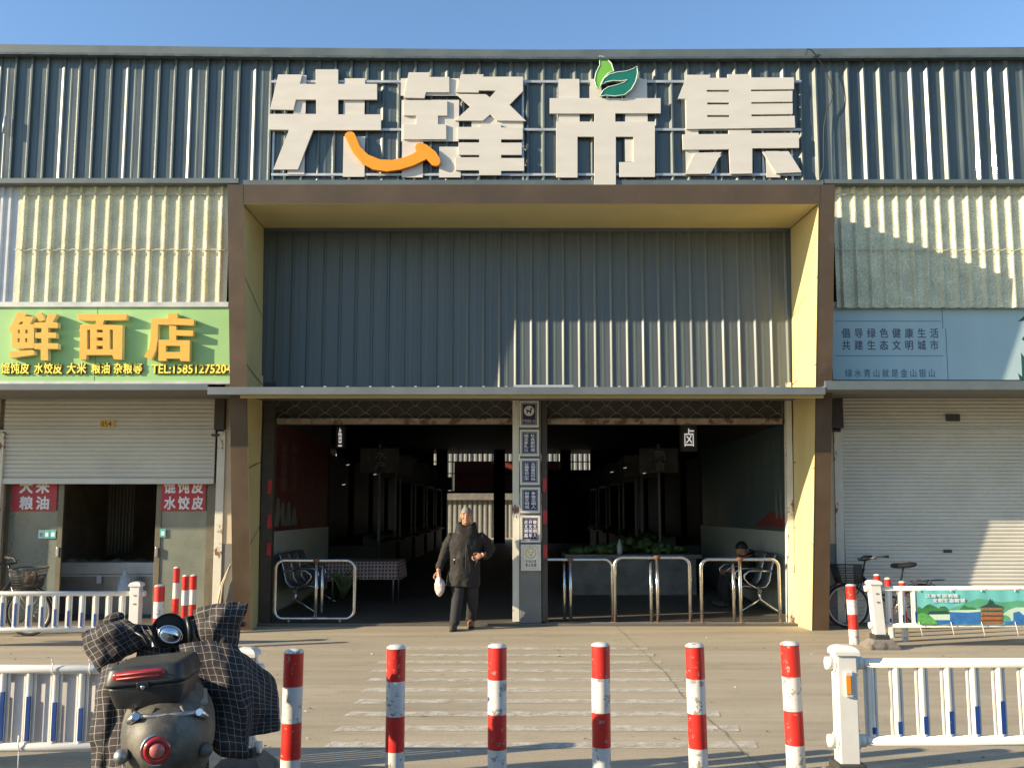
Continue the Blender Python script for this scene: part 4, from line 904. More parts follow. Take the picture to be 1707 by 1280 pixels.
# loose cable on the fascia
b = MB(); q = [(1343, 92, 12.6), (1346, 82, 12.6), (1353, 84, 12.62), (1362, 95, 12.64), (1375, 115, 12.7), (1383, 135, 12.7), (1388, 155, 12.7), (1386, 168, 12.71), (1378, 185, 12.72), (1373, 215, 12.72), (1373, 280, 12.72), (1366, 302, 12.68)]
b.tube([S(*p) for p in q], .008, 6); tag(build('cable', b, 'cable'), 'loose black cable looping over the roof edge beside the letter sign', 'cable')
b = MB(); b.tube([S(5, 222, 12.70), S(9, 194, 12.70)], .02, 6); tag(build('wall_bracket', b, 'galv'), 'small pale metal bar fixed on the dark fascia above the noodle shop', 'bracket')

# ================================================================ bollards
def bollard(label, u, vt, r, Y=None, vb=None, h=None, tilt=0., bands=4, chip=True, group='red and white bollards in the front row'):
    if Y is None and vb is None:
        lo, hi = 4.5, 7.0
        for _ in range(40):
            mid = (lo + hi) / 2
            if Z_(vt, mid) > h: lo = mid
            else: hi = mid
        Y = (lo + hi) / 2; x = X_(u, vt, Y)
    else:
        x, Y = G(u, vb); h = Z_(vt, Y)
    t = thing('bollard', label, 'bollard', (x, Y, 0), group=group)
    t.rotation_euler = (0, R(tilt), 0); WL[t.name] = Vector((0, 0, 0))
    if tilt: t.location.x = x - sin(R(tilt)) * h * .9
    bh = h / 4; prof, ms_ = [], []
    for k in range(4):
        prof += [(r, k * bh)]
        ms_ += [1 if k % 2 == 0 else 0]
    prof += [(r, h - .012)]; ms_ = ms_[:4]
    b = MB(); b.lathe(prof, 28, mats=ms_); b.cur = 0
    build('shaft', b, ['red_chip' if chip else 'red_paint', 'white_chip' if chip else 'white_paint'], t)
    b = MB(); b.lathe([(r + .001, h - .013), (r - .004, h - .004), (r * .7, h + .004), (r * .35, h + .008), (0, h + .009)], 28); build('cap', b, 'white_chip', t)
    return t
bl_ = ['red and white bollard right beside the parked scooter', 'second red and white bollard from the scooter in the front row', 'third red and white bollard from the scooter, below the walking man', 'fourth red and white bollard from the scooter, crossing the hatching', 'red and white bollard in the front row, next to last before the white fence', 'red and white bollard nearest the white fence post with the amber reflector']
for (u, vt, tl), lab in zip(((490, 1083, .4), (660.5, 1076, 0), (829, 1074, 0), (1001, 1072, 0), (1158, 1073, -.7), (1316.5, 1070, -1.3)), bl_): bollard(lab, u, vt, .0575, h=.82, tilt=tl)
gf = 'bollards in front of the shops'
bollard('thicker red and white bollard just outside the leaning fence post', 1422, 974, .06, vb=1073, tilt=-1.6, group=gf)
bollard('slim red and white bollard directly behind the leaning fence post', 1466, 957, .042, vb=1056, tilt=-2.6, chip=False, group=gf)
bollard('slim red and white bollard behind the white rail below the bicycle saddle', 1484, 963, .04, vb=1062, tilt=-2.0, group=gf)
bollard('slim red and white bollard behind the white rail nearest the painted banner', 1508, 969, .04, vb=1068, tilt=-1.0, group=gf)
bollard('thick short red and white bollard in front of the noodle shop, partly behind the scooter', 262, 975, .06, vb=1084, group=gf)
bollard('tallest looking slim bollard in front of the noodle shop door', 291, 945, .044, vb=1050, chip=False, group=gf)
bollard('slim bollard in front of the noodle shop, middle of the closely set pair', 306, 958.5, .043, vb=1058, tilt=0, chip=False, group=gf)
bollard('slim bollard in front of the noodle shop, nearest the bronze frame', 319.5, 958, .043, vb=1056, tilt=0, chip=False, group=gf)

# ================================================================ white street fences
def fence_post(t, x, Y, wd, zt_, z0=.09, sides=(-1,), rails=(), rad=.03, reflector=False):
    b = MB(); h = wd / 2; b.box(x - h, x + h, Y - h, Y + h, z0, zt_ - .055); po = build('post', b, 'white_paint', t, bevel=.006)
    b = MB(); c = h + .014; z = zt_ - .055; b.box(x - c, x + c, Y - c, Y + c, z, z + .014)
    n = 6
    for i in range(n):
        a0, a1 = i / n, (i + 1) / n; s0, s1 = c * cos(a0 * pi / 2) ** .8, max(.002, c * cos(a1 * pi / 2) ** .8); za, zb_ = z + .0145 + .042 * sin(a0 * pi / 2), z + .0145 + .042 * sin(a1 * pi / 2)
        b.hexa([(x - s0, Y - s0, za), (x + s0, Y - s0, za), (x + s1, Y - s1, zb_), (x - s1, Y - s1, zb_), (x - s0, Y + s0, za), (x + s0, Y + s0, za), (x + s1, Y + s1, zb_), (x - s1, Y + s1, zb_)])
    build('cap', b, 'white_paint', po)
    b = MB()
    for sd in sides:
        for z in rails:
            b.tube([(x + sd * h, Y, z), (x + sd * (h + .012), Y, z)], rad * 1.75, 12); b.tube([(x + sd * (h + .012), Y, z), (x + sd * (h + .05), Y, z)], rad * 1.25, 12)
            for dz in (-.065, .065): b.tube([(x + sd * h, Y - .02, z + dz), (x + sd * (h + .012), Y - .02, z + dz)], .011, 8)
    build('rail_socket', b, 'white_paint', po)
    if reflector:
        z = zt_ - .22; b = MB(); b.box(x - .022, x + .028, Y - h - .018, Y - h, z - .075, z + .075); rf = build('reflector', b, 'grey_sheet', po, bevel=.008)
        b = MB(); b.box(x - .019, x + .012, Y - h - .024, Y - h - .018, z - .055, z + .055); build('lens', b, 'amber', rf, bevel=.003)
    else:
        b = MB()
        for z in (zt_ - .16, zt_ - .26): b.box(x - .012, x + .018, Y - h - .006, Y - h, z - .008, z + .008)
        build('clip', b, 'steel_dull', po)
    b = MB(); k = h + .028
    b.box(x - k, x + k, Y - k, Y + k, .075, .165); build('collar', b, 'rubber_base', po, bevel=.012)
    b = MB(); k1, k2 = h + .05, h + .12
    b.hexa([(x - k2, Y - k2, 0.03), (x + k2, Y - k2, 0.03), (x + k1, Y - k1, .11), (x - k1, Y - k1, .11), (x - k2, Y + k2, .03), (x + k2, Y + k2, .03), (x + k1, Y + k1, .11), (x - k1, Y + k1, .11)]); b.box(x - k2, x + k2, Y - k2, Y + k2, 0, .03)
    build('base', b, 'concrete_base', po, bevel=.008)
    return po
def fence_run(t, Y, x0, x1, zt_, zb_, rad, balus, bw=.038):
    for z in (zt_, zb_):
        b = MB(); b.tube([(x0, Y, z), (x1, Y, z)], rad, 12); build('rail', b, 'white_paint', t)
    pr = [(-1, 0), (-1, -.3), (-.72, -.32), (-.66, -.12), (-.55, -.14), (-.45, -.55), (-.2, -.78), (0, -.82), (.2, -.78), (.45, -.55), (.55, -.14), (.66, -.12), (.72, -.32), (1, -.3), (1, 0), (-1, 0)]
    for x, fr_ in balus:
        b = MB(); b.extz([(x + a * bw, Y + .012 + c * bw) for a, c in pr], zb_ + rad * .8, zt_ - rad * .8, False); bo = build('baluster', b, 'white_paint', t)
        if fr_ > 0:
            z0 = zb_ + rad + .012; z1 = z0 + fr_ * (zt_ - zb_ - 2 * rad - .02); b = MB(); b.box(x - bw * .18, x + bw * .50, Y + .012 - bw * .86, Y + .012 - bw * .5, z0, z1); build('blue_strip', b, 'blue_strip', bo)
# near right
Yn = 5.5; zt_, zb_ = Z_(1104.5, Yn), Z_(1233.5, Yn); xp = X_(1409, 1170, Yn)
t = thing('street_fence', 'white fence in the foreground with an amber reflector on its post', 'fence', (xp, Yn, 0), group='white street fences'); t1 = t
fence_post(t, xp, Yn, .115, Z_(1074, Yn), sides=(-1, 1), rails=(zt_, zb_), reflector=True)
fence_run(t, Yn, xp + .1, xp + 3.0, zt_, zb_, .029, [(X_(1452.5 + 42.9 * k, 1170, Yn), (.10, .19, .27, .35, .43, .51, .58, .65, .7, .7, .65, .6)[k]) for k in range(12)])
# near left
Yn = 5.86; zt_, zb_ = Z_(1115, Yn), Z_(1244.5, Yn); xp = X_(409, 1170, Yn); xe = X_(-260, 1170, Yn)
t = thing('street_fence', 'white fence with a pale sheet tied behind it, beside and behind the scooter', 'fence', (xp, Yn, 0), group='white street fences')
fence_post(t, xp, Yn, .115, Z_(1078, Yn), sides=(-1, 1), rails=(zt_, zb_))
fence_post(t, xe - .08, Yn, .115, Z_(1078, Yn), sides=(-1, 1), rails=(zt_, zb_))
fence_run(t, Yn, xe, xp - .1, zt_, zb_, .029, [(X_(135.5 - 43.8 * k, 1170, Yn), (.50, .59, .68, .75, .8, .75, .68, .6)[k]) for k in range(8)] + [(X_(135.5 + 43.8 * k, 1170, Yn), (0, .40, .31, .22, .13, .06)[k]) for k in range(1, 6)])
b = MB(); b.grid(30, 6, lambda s_, q: (xe + (X_(182, 1170, Yn) - xe) * s_, Yn + .045 + .006 * sin(s_ * 37), zb_ + .02 + (zt_ - zb_ - .03) * q), True)
sheet = thing('backing_sheet', 'plain pale grey sheet tied behind the fence next to the scooter', 'sheet', (xe, Yn + .04, 0)); build('panel', b, 'grey_sheet', sheet)
b = MB()
for u in (88, 150): b.tube([S(u, 1104, Yn - .035), S(u - 1, 1118, Yn - .038), S(u + 1, 1124, Yn - .02)], .004, 5); b.tube([S(u, 1104, Yn - .035), S(u - 2, 1098, Yn - .04)], .003, 5)
b.tube([S(32, 1252, Yn - .033), S(30, 1240, Yn - .036), S(31, 1225, Yn - .01)], .004, 5); b.tube([S(31, 1252, Yn - .033), S(29, 1300, Yn - .04)], .0025, 5); build('cable_tie', b, 'tie_white', sheet)
# far left
Yn = 11.0; zt_, zb_ = Z_(989, Yn), Z_(1049, Yn); xp = X_(226.5, 1010, Yn); xe = X_(-200, 1010, Yn)
t = thing('street_fence', 'white fence with blue strips in front of the noodle shop window', 'fence', (xp, Yn, 0), group='white street fences')
fence_post(t, xp, Yn, .115, Z_(969, Yn), sides=(1,), rails=(zt_, zb_))
fence_run(t, Yn, xe, xp - .06, zt_, zb_, .029, [(X_(203 - 22.1 * k, 1010, Yn), (0, 0, .42, .47, .53, .58, .66, .72, .78, .80, .78, .7, .6, .5, .4, .3)[k]) for k in range(16)])
# far right, post leaning
Yn = 11.0; zt_, zb_ = Z_(980.5, Yn), Z_(1042, Yn); xp = X_(1466, 1050, Yn); xe = X_(1990, 1010, Yn)
t = thing('street_fence', 'white fence with chipped top rail and leaning post carrying the painted banner', 'fence', (xp, Yn, 0), group='white street fences')
po = fence_post(t, 0, Yn, .125, Z_(966, Yn), sides=(-1,), rails=(zt_, zb_)); 
sh_ = math.tan(R(4.5))
for o in [po] + list(po.children):
    for v in o.data.vertices: v.co.x += xp - 0; v.co.x -= (v.co.z - .15) * sh_ if v.co.z > .15 else 0
fence_run(t, Yn, xp - .02, xe, zt_, zb_, .028, [(X_(1482 + 21.3 * k, 1010, Yn), (.12, .24, .34, 0, 0, 0, 0, 0, 0, 0, 0, 0, 0, 0, 0)[k]) for k in range(15)])
# painted banner on it
Yb = Yn - .04; bn = thing('fence_banner', 'green and blue banner with a painted pagoda, hills and water, tied to the white fence', 'banner', (X_(1600, 1040, Yb), Yb, zb_))
def bx(px): return 1500 + px / 8.246
def by(py): return 970 + py / 8.246
b = MB(); u0, u1, v0, v1 = 1529, 1800, 983.5, 1041; x0, x1, z0, z1 = X_(u0, 1010, Yb), X_(u1, 1010, Yb), Z_(v1, Yb), Z_(v0, Yb)
b.grid(40, 4, lambda s_, q: (x0 + (x1 - x0) * s_, Yb + .003 * sin(s_ * 60), z0 + (z1 - z0) * q), True); build('sheet', b, 'art_sky', bn)
def art(name, pts, m, lay):
    y = Yb - .004 - .0012 * lay; b = MB(); b.prism([[P(bx(a), by(c), y) for a, c in pts]], y, y + .001); build(name, b, m, bn)
art('hill_print', [(650, 385), (900, 290), (1080, 225), (1250, 250), (1400, 280), (1640, 250), (1900, 300), (2400, 240), (2400, 580), (650, 580)], 'art_hill', 0)
art('water_print', [(640, 400), (760, 405), (830, 400), (930, 420), (1020, 405), (1110, 400), (1110, 575), (520, 575), (520, 520), (690, 480)], 'art_water', 1)
art('shore_print', [(655, 390), (1110, 375), (1110, 405), (930, 418), (700, 408)], 'art_pale', 2)
art('bridge_print', [(1410, 440), (1500, 380), (1600, 345), (1720, 345), (1900, 400), (2100, 470), (2300, 575), (1410, 575), (1540, 520), (1500, 470)], 'art_pale', 2)
art('water_print', [(1560, 420), (1640, 400), (1700, 450), (1960, 470), (2400, 430), (2400, 575), (1440, 575), (1440, 540), (1560, 530)], 'art_water', 3)
art('tree_print', [(245, 330), (300, 370), (360, 320), (410, 300), (470, 330), (530, 370), (560, 335), (620, 330), (665, 370), (680, 430), (400, 440), (245, 440)], 'art_tree', 2)
art('tree_print', [(820, 375), (850, 345), (890, 315), (940, 345), (1000, 340), (1040, 360), (1040, 380)], 'art_tree', 3)
art('bush_print', [(245, 440), (310, 420), (370, 435), (440, 490), (510, 540), (520, 575), (245, 575)], 'art_bush', 4)
art('house_print', [(400, 445), (690, 440), (690, 520), (480, 520)], 'art_pale', 3); art('roof_print', [(380, 440), (410, 398), (640, 395), (690, 440)], 'art_dark', 4)
for i, (a, c) in enumerate(((335, 385), (400, 455), (460, 520), (525, 570))):
    art('storey_print', [(1112 - 6 * (i % 2), a + 12), (1420, a + 12), (1405, c - 2), (1125, c - 2)], 'art_brown', 4)
art('eave_print', [(1085, 348), (1200, 305), (1245, 225), (1290, 295), (1420, 335), (1400, 350)], 'art_dark', 5)
for a in (395, 460, 525): art('eave_print', [(1105, a + 8), (1130, a - 4), (1405, a - 4), (1425, a + 8)], 'art_dark', 5)
y = Yb - .012; b = MB(); line(b, '江海平原明珠', X_(bx(345), 990, y), X_(bx(805), 990, y), Z_(by(212), y), Z_(by(160), y), y, .001, .02); line(b, '文明生态新城', X_(bx(445), 1000, y), X_(bx(900), 1000, y), Z_(by(278), y), Z_(by(225), y), y, .001, .02); build('lettering', b, 'print_white', bn)
b = MB()
for u in (1532, 1585, 1636, 1692, 1750): b.tube([S(u, 978, Yb - .01), S(u, 986, Yb - .012)], .005, 5); b.tube([S(u, 1036, Yb - .01), S(u + 3, 1047, Yb - .02), S(u + 6, 1060, Yb - .03)], .004, 5)
build('cable_tie', b, 'tie_white', bn)

# ================================================================ bicycles (local +X is forward)
def bicycle(label, loc, rz, fork='bike_black', steer=0., wire=True):
    t = thing('bicycle', label, 'bicycle', (0, 0, 0), group='bicycles parked in front of the shops'); r = .31; wb = 1.06
    for cx in (0, wb):
        b = MB(); b.tube([(cx + (r - .02) * cos(a * pi / 18), 0, r + (r - .02) * sin(a * pi / 18)) for a in range(36)], .020, 8, closed=True); wh = build('tyre', b, 'tyre', t); wh.name = 'wheel'
        b = MB(); b.tube([(cx + (r - .045) * cos(a * pi / 18), 0, r + (r - .045) * sin(a * pi / 18)) for a in range(36)], .012, 6, closed=True); b.tube([(cx, -.04, r), (cx, .04, r)], .022, 8); build('rim', b, 'bike_rim', wh)
        b = MB()
        for a in range(18): b.tube([(cx, .02 * (-1) ** a, r), (cx + (r - .045) * cos(a * pi / 9), 0, r + (r - .045) * sin(a * pi / 9))], .0016, 3)
        build('spokes', b, 'bike_rim', wh)
        b = MB(); k = 22; a0, a1 = (R(20), R(200)) if cx == 0 else (R(-5), R(150)); b.add([(cx + (r + .022) * cos(a0 + (a1 - a0) * i / k), s_, r + (r + .022) * sin(a0 + (a1 - a0) * i / k)) for s_ in (-.028, .028) for i in range(k + 1)], [(i, i + 1, k + 2 + i, k + 1 + i) for i in range(k)], True); build('mudguard', b, 'bike_black', t, solid=.004)
    b = MB(); hd, hd2 = (.80, 0, .82), (.85, 0, .66); bb = (.42, 0, .28); se = (.27, 0, .72)
    b.tube([hd, hd2], .02, 8); b.tube([(.83, 0, .72), (.55, 0, .40), bb], .02, 8); b.tube([bb, se], .017, 8); b.tube([se, (.24, 0, .84)], .013, 8); b.tube([(.84, 0, .67), (.58, 0, .47), (.36, 0, .42)], .016, 8)
    for y in (-.06, .06): b.tube([bb, (.0, y, r)], .010, 6); b.tube([(.29, 0, .62), (0, y, r)], .009, 6)
    build('frame', b, 'bike_black', t)
    b = MB()
    for y in (-.055, .055): b.tube([(.855, y, .64), (.90, y, .52), (wb, y, r)], .011, 6)
    b.tube([(.855, -.055, .64), (.855, .055, .64)], .014, 6); build('fork', b, fork, t)
    b = MB(); b.tube([hd, (.775, 0, .93)], .013, 8); b.tube([(.60, -.28, .985), (.70, -.26, .985), (.81, -.12, .94), (.81, .12, .94), (.70, .26, .985), (.60, .28, .985)], .014, 8); hb_ = build('handlebar', b, 'bike_black', t)
    b = MB()
    for y in (-.30, .30): b.tube([(.56, y, .99), (.68, y * .93, .988)], .017, 8); b.tube([(.80, y * .7, .96), (.72, y * .95, .955)], .006, 5)
    build('grip', b, 'tyre', hb_)
    b = MB(); b.add([Vector((.24 + a, c, .86 + d)) for a, c, d in ((-.14, -.10, .02), (-.15, 0, .035), (-.14, .10, .02), (-.04, -.085, .0), (-.04, 0, .012), (-.04, .085, .0), (.06, -.035, -.005), (.06, 0, .003), (.06, .035, -.005), (.15, -.018, 0), (.155, 0, .006), (.15, .018, 0))], [(0, 1, 4, 3), (1, 2, 5, 4), (3, 4, 7, 6), (4, 5, 8, 7), (6, 7, 10, 9), (7, 8, 11, 10)], True); [setattr(b, 'v', [Vector(((p.x - .24) * 1.22 + .24, p.y * 1.2, p.z)) for p in b.v])]; build('saddle', b, 'black_plastic', t, solid=.075, sub=2)
    b = MB(); b.tube([(.14, -.05, .64), (-.30, -.06, .67)], .007, 6); b.tube([(.14, .05, .64), (-.30, .06, .67)], .007, 6)
    for x in (-.28, -.12, .03): b.tube([(x, -.06, .665), (x, .06, .665)], .006, 6)
    for y in (-.06, .06): b.tube([(-.12, y, .665), (0, y, r)], .006, 6)
    build('luggage_rack', b, 'bike_black', t)
    # wire basket
    b = MB(); x0, x1, w0, w1, z0, z1 = .90, 1.16, .13, .17, .62, .88
    n = 19
    def rg(z, g): k = (z - z0) / (z1 - z0); w_ = w0 + (w1 - w0) * k; a, c = x0 - .02 * k, x1 + .06 * k; return [(a, -w_, z), (c, -w_, z), (c, w_, z), (a, w_, z)]
    for z in (z0, z0 + .035, z0 + .07, z0 + .105, z0 + .14, z0 + .175, z0 + .21): b.tube(rg(z, 0), .003, 4, closed=True)
    b.tube(rg(z1, 0), .007, 6, closed=True)
    lo, hi = rg(z0, 0), rg(z1, 0)
    for i in range(4):
        for j in range(n):
            f = j / n; p = Vector(lo[i]).lerp(Vector(lo[(i + 1) % 4]), f); q = Vector(hi[i]).lerp(Vector(hi[(i + 1) % 4]), f); b.tube([p, q], .0028, 3)
    for j in range(1, n): f = j / n; b.tube([Vector(lo[0]).lerp(Vector(lo[3]), f), Vector(lo[1]).lerp(Vector(lo[2]), f)], .0028, 3)
    bk_ = build('basket', b, 'basket_wire', t)
    b = MB(); b.tube([(.42 + .085 * cos(a * pi / 10), -.05, .28 + .085 * sin(a * pi / 10)) for a in range(20)], .008, 5, closed=True); b.tube([(.42, -.05, .28), (.52, -.07, .16)], .01, 6); b.tube([(.42, .05, .28), (.32, .07, .40)], .01, 6); b.box(.48, .57, -.15, -.07, .145, .17); b.box(.28, .37, .07, .15, .39, .415); build('crank', b, 'bike_rim', t)
    b = MB(); b.tube([(.05, .07, .30), (.10, .14, .01)], .009, 6); build('kickstand', b, 'bike_black', t)
    t.location = loc; t.rotation_euler = (R(3), 0, rz); return t
xw = X_(1413, 1010, 12.75); bicycle('black bicycle with a front basket parked at the closed white shutter', (xw + 1.06, 12.75, .0), pi)
xw = X_(50, 1010, 12.0); bicycle('dark bicycle with a loaded wire basket behind the fence of the noodle shop', (xw - 1.06, 12.0, .0), 0., fork='bike_rim')
b = MB()
for k in range(9): b.ell((xw + random.uniform(-.10, .06), 12.0 + random.uniform(-.1, .1), .70 + random.uniform(0, .1)), (.06, .06, .05), 7, 5)
tag(build('basket_bundle', b, 'rust'), 'reddish brown bundle lying in the wire basket of the bicycle', 'bundle')

# ================================================================ electric scooter seen from behind
SX, SY, SA = -1.57, 4.25, R(19)
sc = thing('electric_scooter', 'dusty dark electric scooter with a top box and round red tail lamp parked facing away', 'scooter', (SX, SY, 0))
MX = Matrix.Translation((SX, SY, 0)) @ Matrix.Rotation(SA, 4, 'Z')
def LB():
    b = MB(); b.X = MX; return b
def egg(b, c, r, pw=(1, 1), n=28, k=16, front=1.):
    c = Vector(c); vs = []
    def sp(x, e): return math.copysign(abs(x) ** e, x)
    for i in range(k + 1):
        t_ = pi * i / k - pi / 2
        for j in range(n):
            a = 2 * pi * j / n; vs.append(c + Vector((r[0] * sp(cos(t_), pw[0]) * sp(cos(a), pw[1]), r[1] * sp(sin(t_), pw[0]), r[2] * sp(cos(t_), pw[0]) * sp(sin(a), pw[1]))))
    b.add(vs, [(i * n + j, i * n + (j + 1) % n, (i + 1) * n + (j + 1) % n, (i + 1) * n + j) for i in range(k) for j in range(n)], True)
zt = Z_(1235, 3.97)
b = LB(); egg(b, (0, .0, zt), (.200, .42, .195), (.72, .92)); egg(b, (0, .18, zt - .10), (.19, .45, .17), (.7, .8)); tail = build('tail_body', b, 'body_olive', sc)
b = LB(); 
for sx in (-1, 1): b.tube([(sx * .05, -.33, zt + .15), (sx * .085, -.36, zt + .09), (sx * .12, -.36, zt + .04)], .006, 6)
b.tube([(-.165, -.26, zt + .085), (-.06, -.38, zt + .06), (.06, -.38, zt + .06), (.165, -.26, zt + .085)], .004, 6); build('crease', b, 'body_olive', tail)
zl = Z_(1250, 3.85); b = LB(); xl = -.035
def lamp_ring(b, c, prof, n=28):
    c = Vector(c); b.add([c + Vector((r_ * cos(2 * pi * j / n), y_, r_ * sin(2 * pi * j / n))) for r_, y_ in prof for j in range(n)], [(i * n + j, i * n + (j + 1) % n, (i + 1) * n + (j + 1) % n, (i + 1) * n + j) for i in range(len(prof) - 1) for j in range(n)], True)
yl0 = -.40
lamp_ring(b, (xl, yl0, zl), [(.067, .04), (.067, -.006), (.061, -.012), (.058, -.006)]); tl = build('tail_lamp', b, 'chrome', sc)
b = LB(); lamp_ring(b, (xl, yl0, zl), [(.0585, -.004), (.052, -.022), (.036, -.026), (.033, -.018)]); build('lens_ring', b, 'red_lens', tl)
b = LB(); lamp_ring(b, (xl, yl0, zl), [(.033, -.018), (.028, -.030), (.0, -.036)]); build('lens_centre', b, 'pink_lens', tl)
for sx in (-1, 1):
    b = LB(); b.ell((sx * .165 - .01, -.34, zl - .03), (.032, .036, .032)); b.tube([(sx * .12, -.24, zl - .03), (sx * .16, -.33, zl - .03)], .012, 8); build('turn_signal', b, 'steel_dull' if sx < 0 else 'body_olive', sc)
# rack and top box
zb0 = Z_(1178, 3.98)
b = LB()
for sx in (-1, 1): b.tube([(sx * .13, .15, zb0 - .05), (sx * .135, -.12, zb0 - .025), (sx * .13, -.33, zb0 - .02), (sx * .06, -.36, zb0 - .02), (0, -.36, zb0 - .02)], .011, 8)
for sx in (-1, 1): b.tube([(sx * .135, -.16, zb0 - .025), (sx * .05, -.30, zb0 - .085), (0, -.33, zb0 - .09)], .008, 6)
b.box(-.16, .16, -.22, .1, zb0 - .012, zb0); build('rear_rack', b, 'steel_dull', sc)
b = LB()
for sx in (-1, 1): b.tube([(sx * .145, -.22, zb0 - .05), (sx * .15, -.30, zb0 - .045), (sx * .125, -.355, zb0 - .015)], .016, 10)
build('grab_handle', b, 'steel', sc)
BXM = MX @ Matrix.Translation((-.055, -.14, zb0)) @ Matrix.Rotation(R(-13), 4, 'Z') @ Matrix.Rotation(R(-5), 4, 'Y') @ Matrix.Scale(.92, 4)
def rbox(b, c, r, p=.35, n=40, k=20, taper=0.):
    c = Vector(c); vs = []
    def sp(x, e): return math.copysign(abs(x) ** e, x)
    for i in range(k + 1):
        t_ = pi * i / k - pi / 2
        for j in range(n):
            a = 2 * pi * j / n; z_ = sp(sin(t_), p); q = 1 + taper * z_
            vs.append(c + Vector((r[0] * q * sp(cos(t_), p) * sp(cos(a), p), r[1] * q * sp(cos(t_), p) * sp(sin(a), p), r[2] * z_)))
    b.add(vs, [(i * n + j, i * n + (j + 1) % n, (i + 1) * n + (j + 1) % n, (i + 1) * n + j) for i in range(k) for j in range(n)], True)
b = MB(); b.X = BXM; rbox(b, (0, 0, .058), (.165, .175, .058), .24, taper=.10); bx_ = build('top_box', b, 'box_plastic', sc)
b = MB(); b.X = BXM; rbox(b, (0, 0, .120), (.184, .193, .010), .22); build('box_rim', b, 'black_plastic', bx_)
b = MB(); b.X = BXM; rbox(b, (0, .0, .155), (.180, .19, .048), .26, taper=-.07); build('box_lid', b, 'box_plastic', bx_)
b = MB(); b.X = BXM; rbox(b, (-.02, -.178, .160), (.118, .022, .022), .5, taper=0); rs = build('box_reflector', b, 'red_lens', bx_)
b = MB(); b.X = BXM
for dz in (-.008, .01): b.tube([(-.115, -.202, .160 + dz), (.075, -.202, .160 + dz)], .0035, 6)
build('reflector_ridge', b, 'pink_lens', rs)
b = MB(); b.X = BXM; b.box(-.028, .028, -.203, -.18, .095, .128); build('box_latch', b, 'black_plastic', bx_, bevel=.004)
b = MB(); b.X = BXM; b.ell((.0, -.205, .104), (.010, .004, .010), 12, 6); build('box_lock', b, 'chrome', bx_)
# seat, floor, shield, wheels
b = LB(); egg(b, (0, .38, zb0 - .06), (.15, .40, .075), (.5, .7)); build('seat', b, 'black_plastic', sc)
b = LB(); b.box(-.15, .15, .55, 1.02, .26, .31); build('floorboard', b, 'black_plastic', sc, bevel=.015)
b = LB(); b.add([(-.20, 1.02, .30), (.20, 1.02, .30), (.17, 1.12, .82), (-.17, 1.12, .82), (-.12, 1.0, .3), (.12, 1.0, .3)], [(0, 1, 2, 3)]); egg(b, (0, 1.14, .60), (.19, .10, .32), (.8, .8)); build('leg_shield', b, 'body_olive', sc)
for cy, nm in ((.02, 'wheel'), (1.30, 'wheel')):
    r = .215; b = LB(); b.tube([(0, cy + (r - .045) * cos(a * pi / 16), r + (r - .045) * sin(a * pi / 16)) for a in range(32)], .045, 10, closed=True); wh = build(nm, b, 'tyre', sc)
    b = LB(); b.tube([(-.045, cy, r), (.045, cy, r)], .135, 20); build('rim', b, 'steel_dull', wh)
b = LB(); b.add([(.085 * sx, .02 + .25 * cos(a * pi / 12), .215 + .25 * sin(a * pi / 12)) for sx in (-1, 1) for a in range(-3, 12)], [(i, i + 1, i + 16, i + 15) for i in range(14)], True); build('rear_mudguard', b, 'black_plastic', sc, solid=.006)
b = LB(); b.add([(.07 * sx, 1.30 + .245 * cos(a * pi / 12), .215 + .245 * sin(a * pi / 12)) for sx in (-1, 1) for a in range(1, 13)], [(i, i + 1, i + 13, i + 12) for i in range(11)], True); build('front_mudguard', b, 'body_olive', sc, solid=.006)
b = LB()
for sx in (-1, 1): b.tube([(sx * .075, 1.30, .215), (sx * .075, 1.20, .55)], .02, 8)
b.tube([(0, 1.19, .5), (0, .98, .98)], .025, 8); build('fork', b, 'steel_dull', sc)
b = LB(); b.tube([(-.36, .84, 1.0), (-.22, .94, 1.0), (0, .98, .97), (.22, .94, 1.0), (.36, .84, 1.0)], .014, 8); hb_ = build('handlebar', b, 'black_plastic', sc)
b = LB(); egg(b, (0, 1.0, .93), (.13, .10, .10), (.8, .8)); build('dashboard', b, 'black_plastic', sc)
b = LB(); b.tube([(.04, .02, .25), (.20, -.02, .02), (.23, -.06, .012)], .012, 8); b.tube([(-.19, .30, .30), (-.19, .55, .28)], .02, 8); build('stand', b, 'steel_dull', sc)
b = LB(); b.tube([(.10, .05, .28), (.19, -.10, .30), (.20, -.38, .33)], .035, 10); b.tube([(.16, .02, .36), (.215, -.06, .40), (.22, -.18, .42)], .018, 8); build('shock_absorber', b, 'rust', sc)
b = LB(); b.box(-.09, .09, -.42, -.405, .30, .44); build('plate_holder', b, 'black_plastic', sc, bevel=.004)
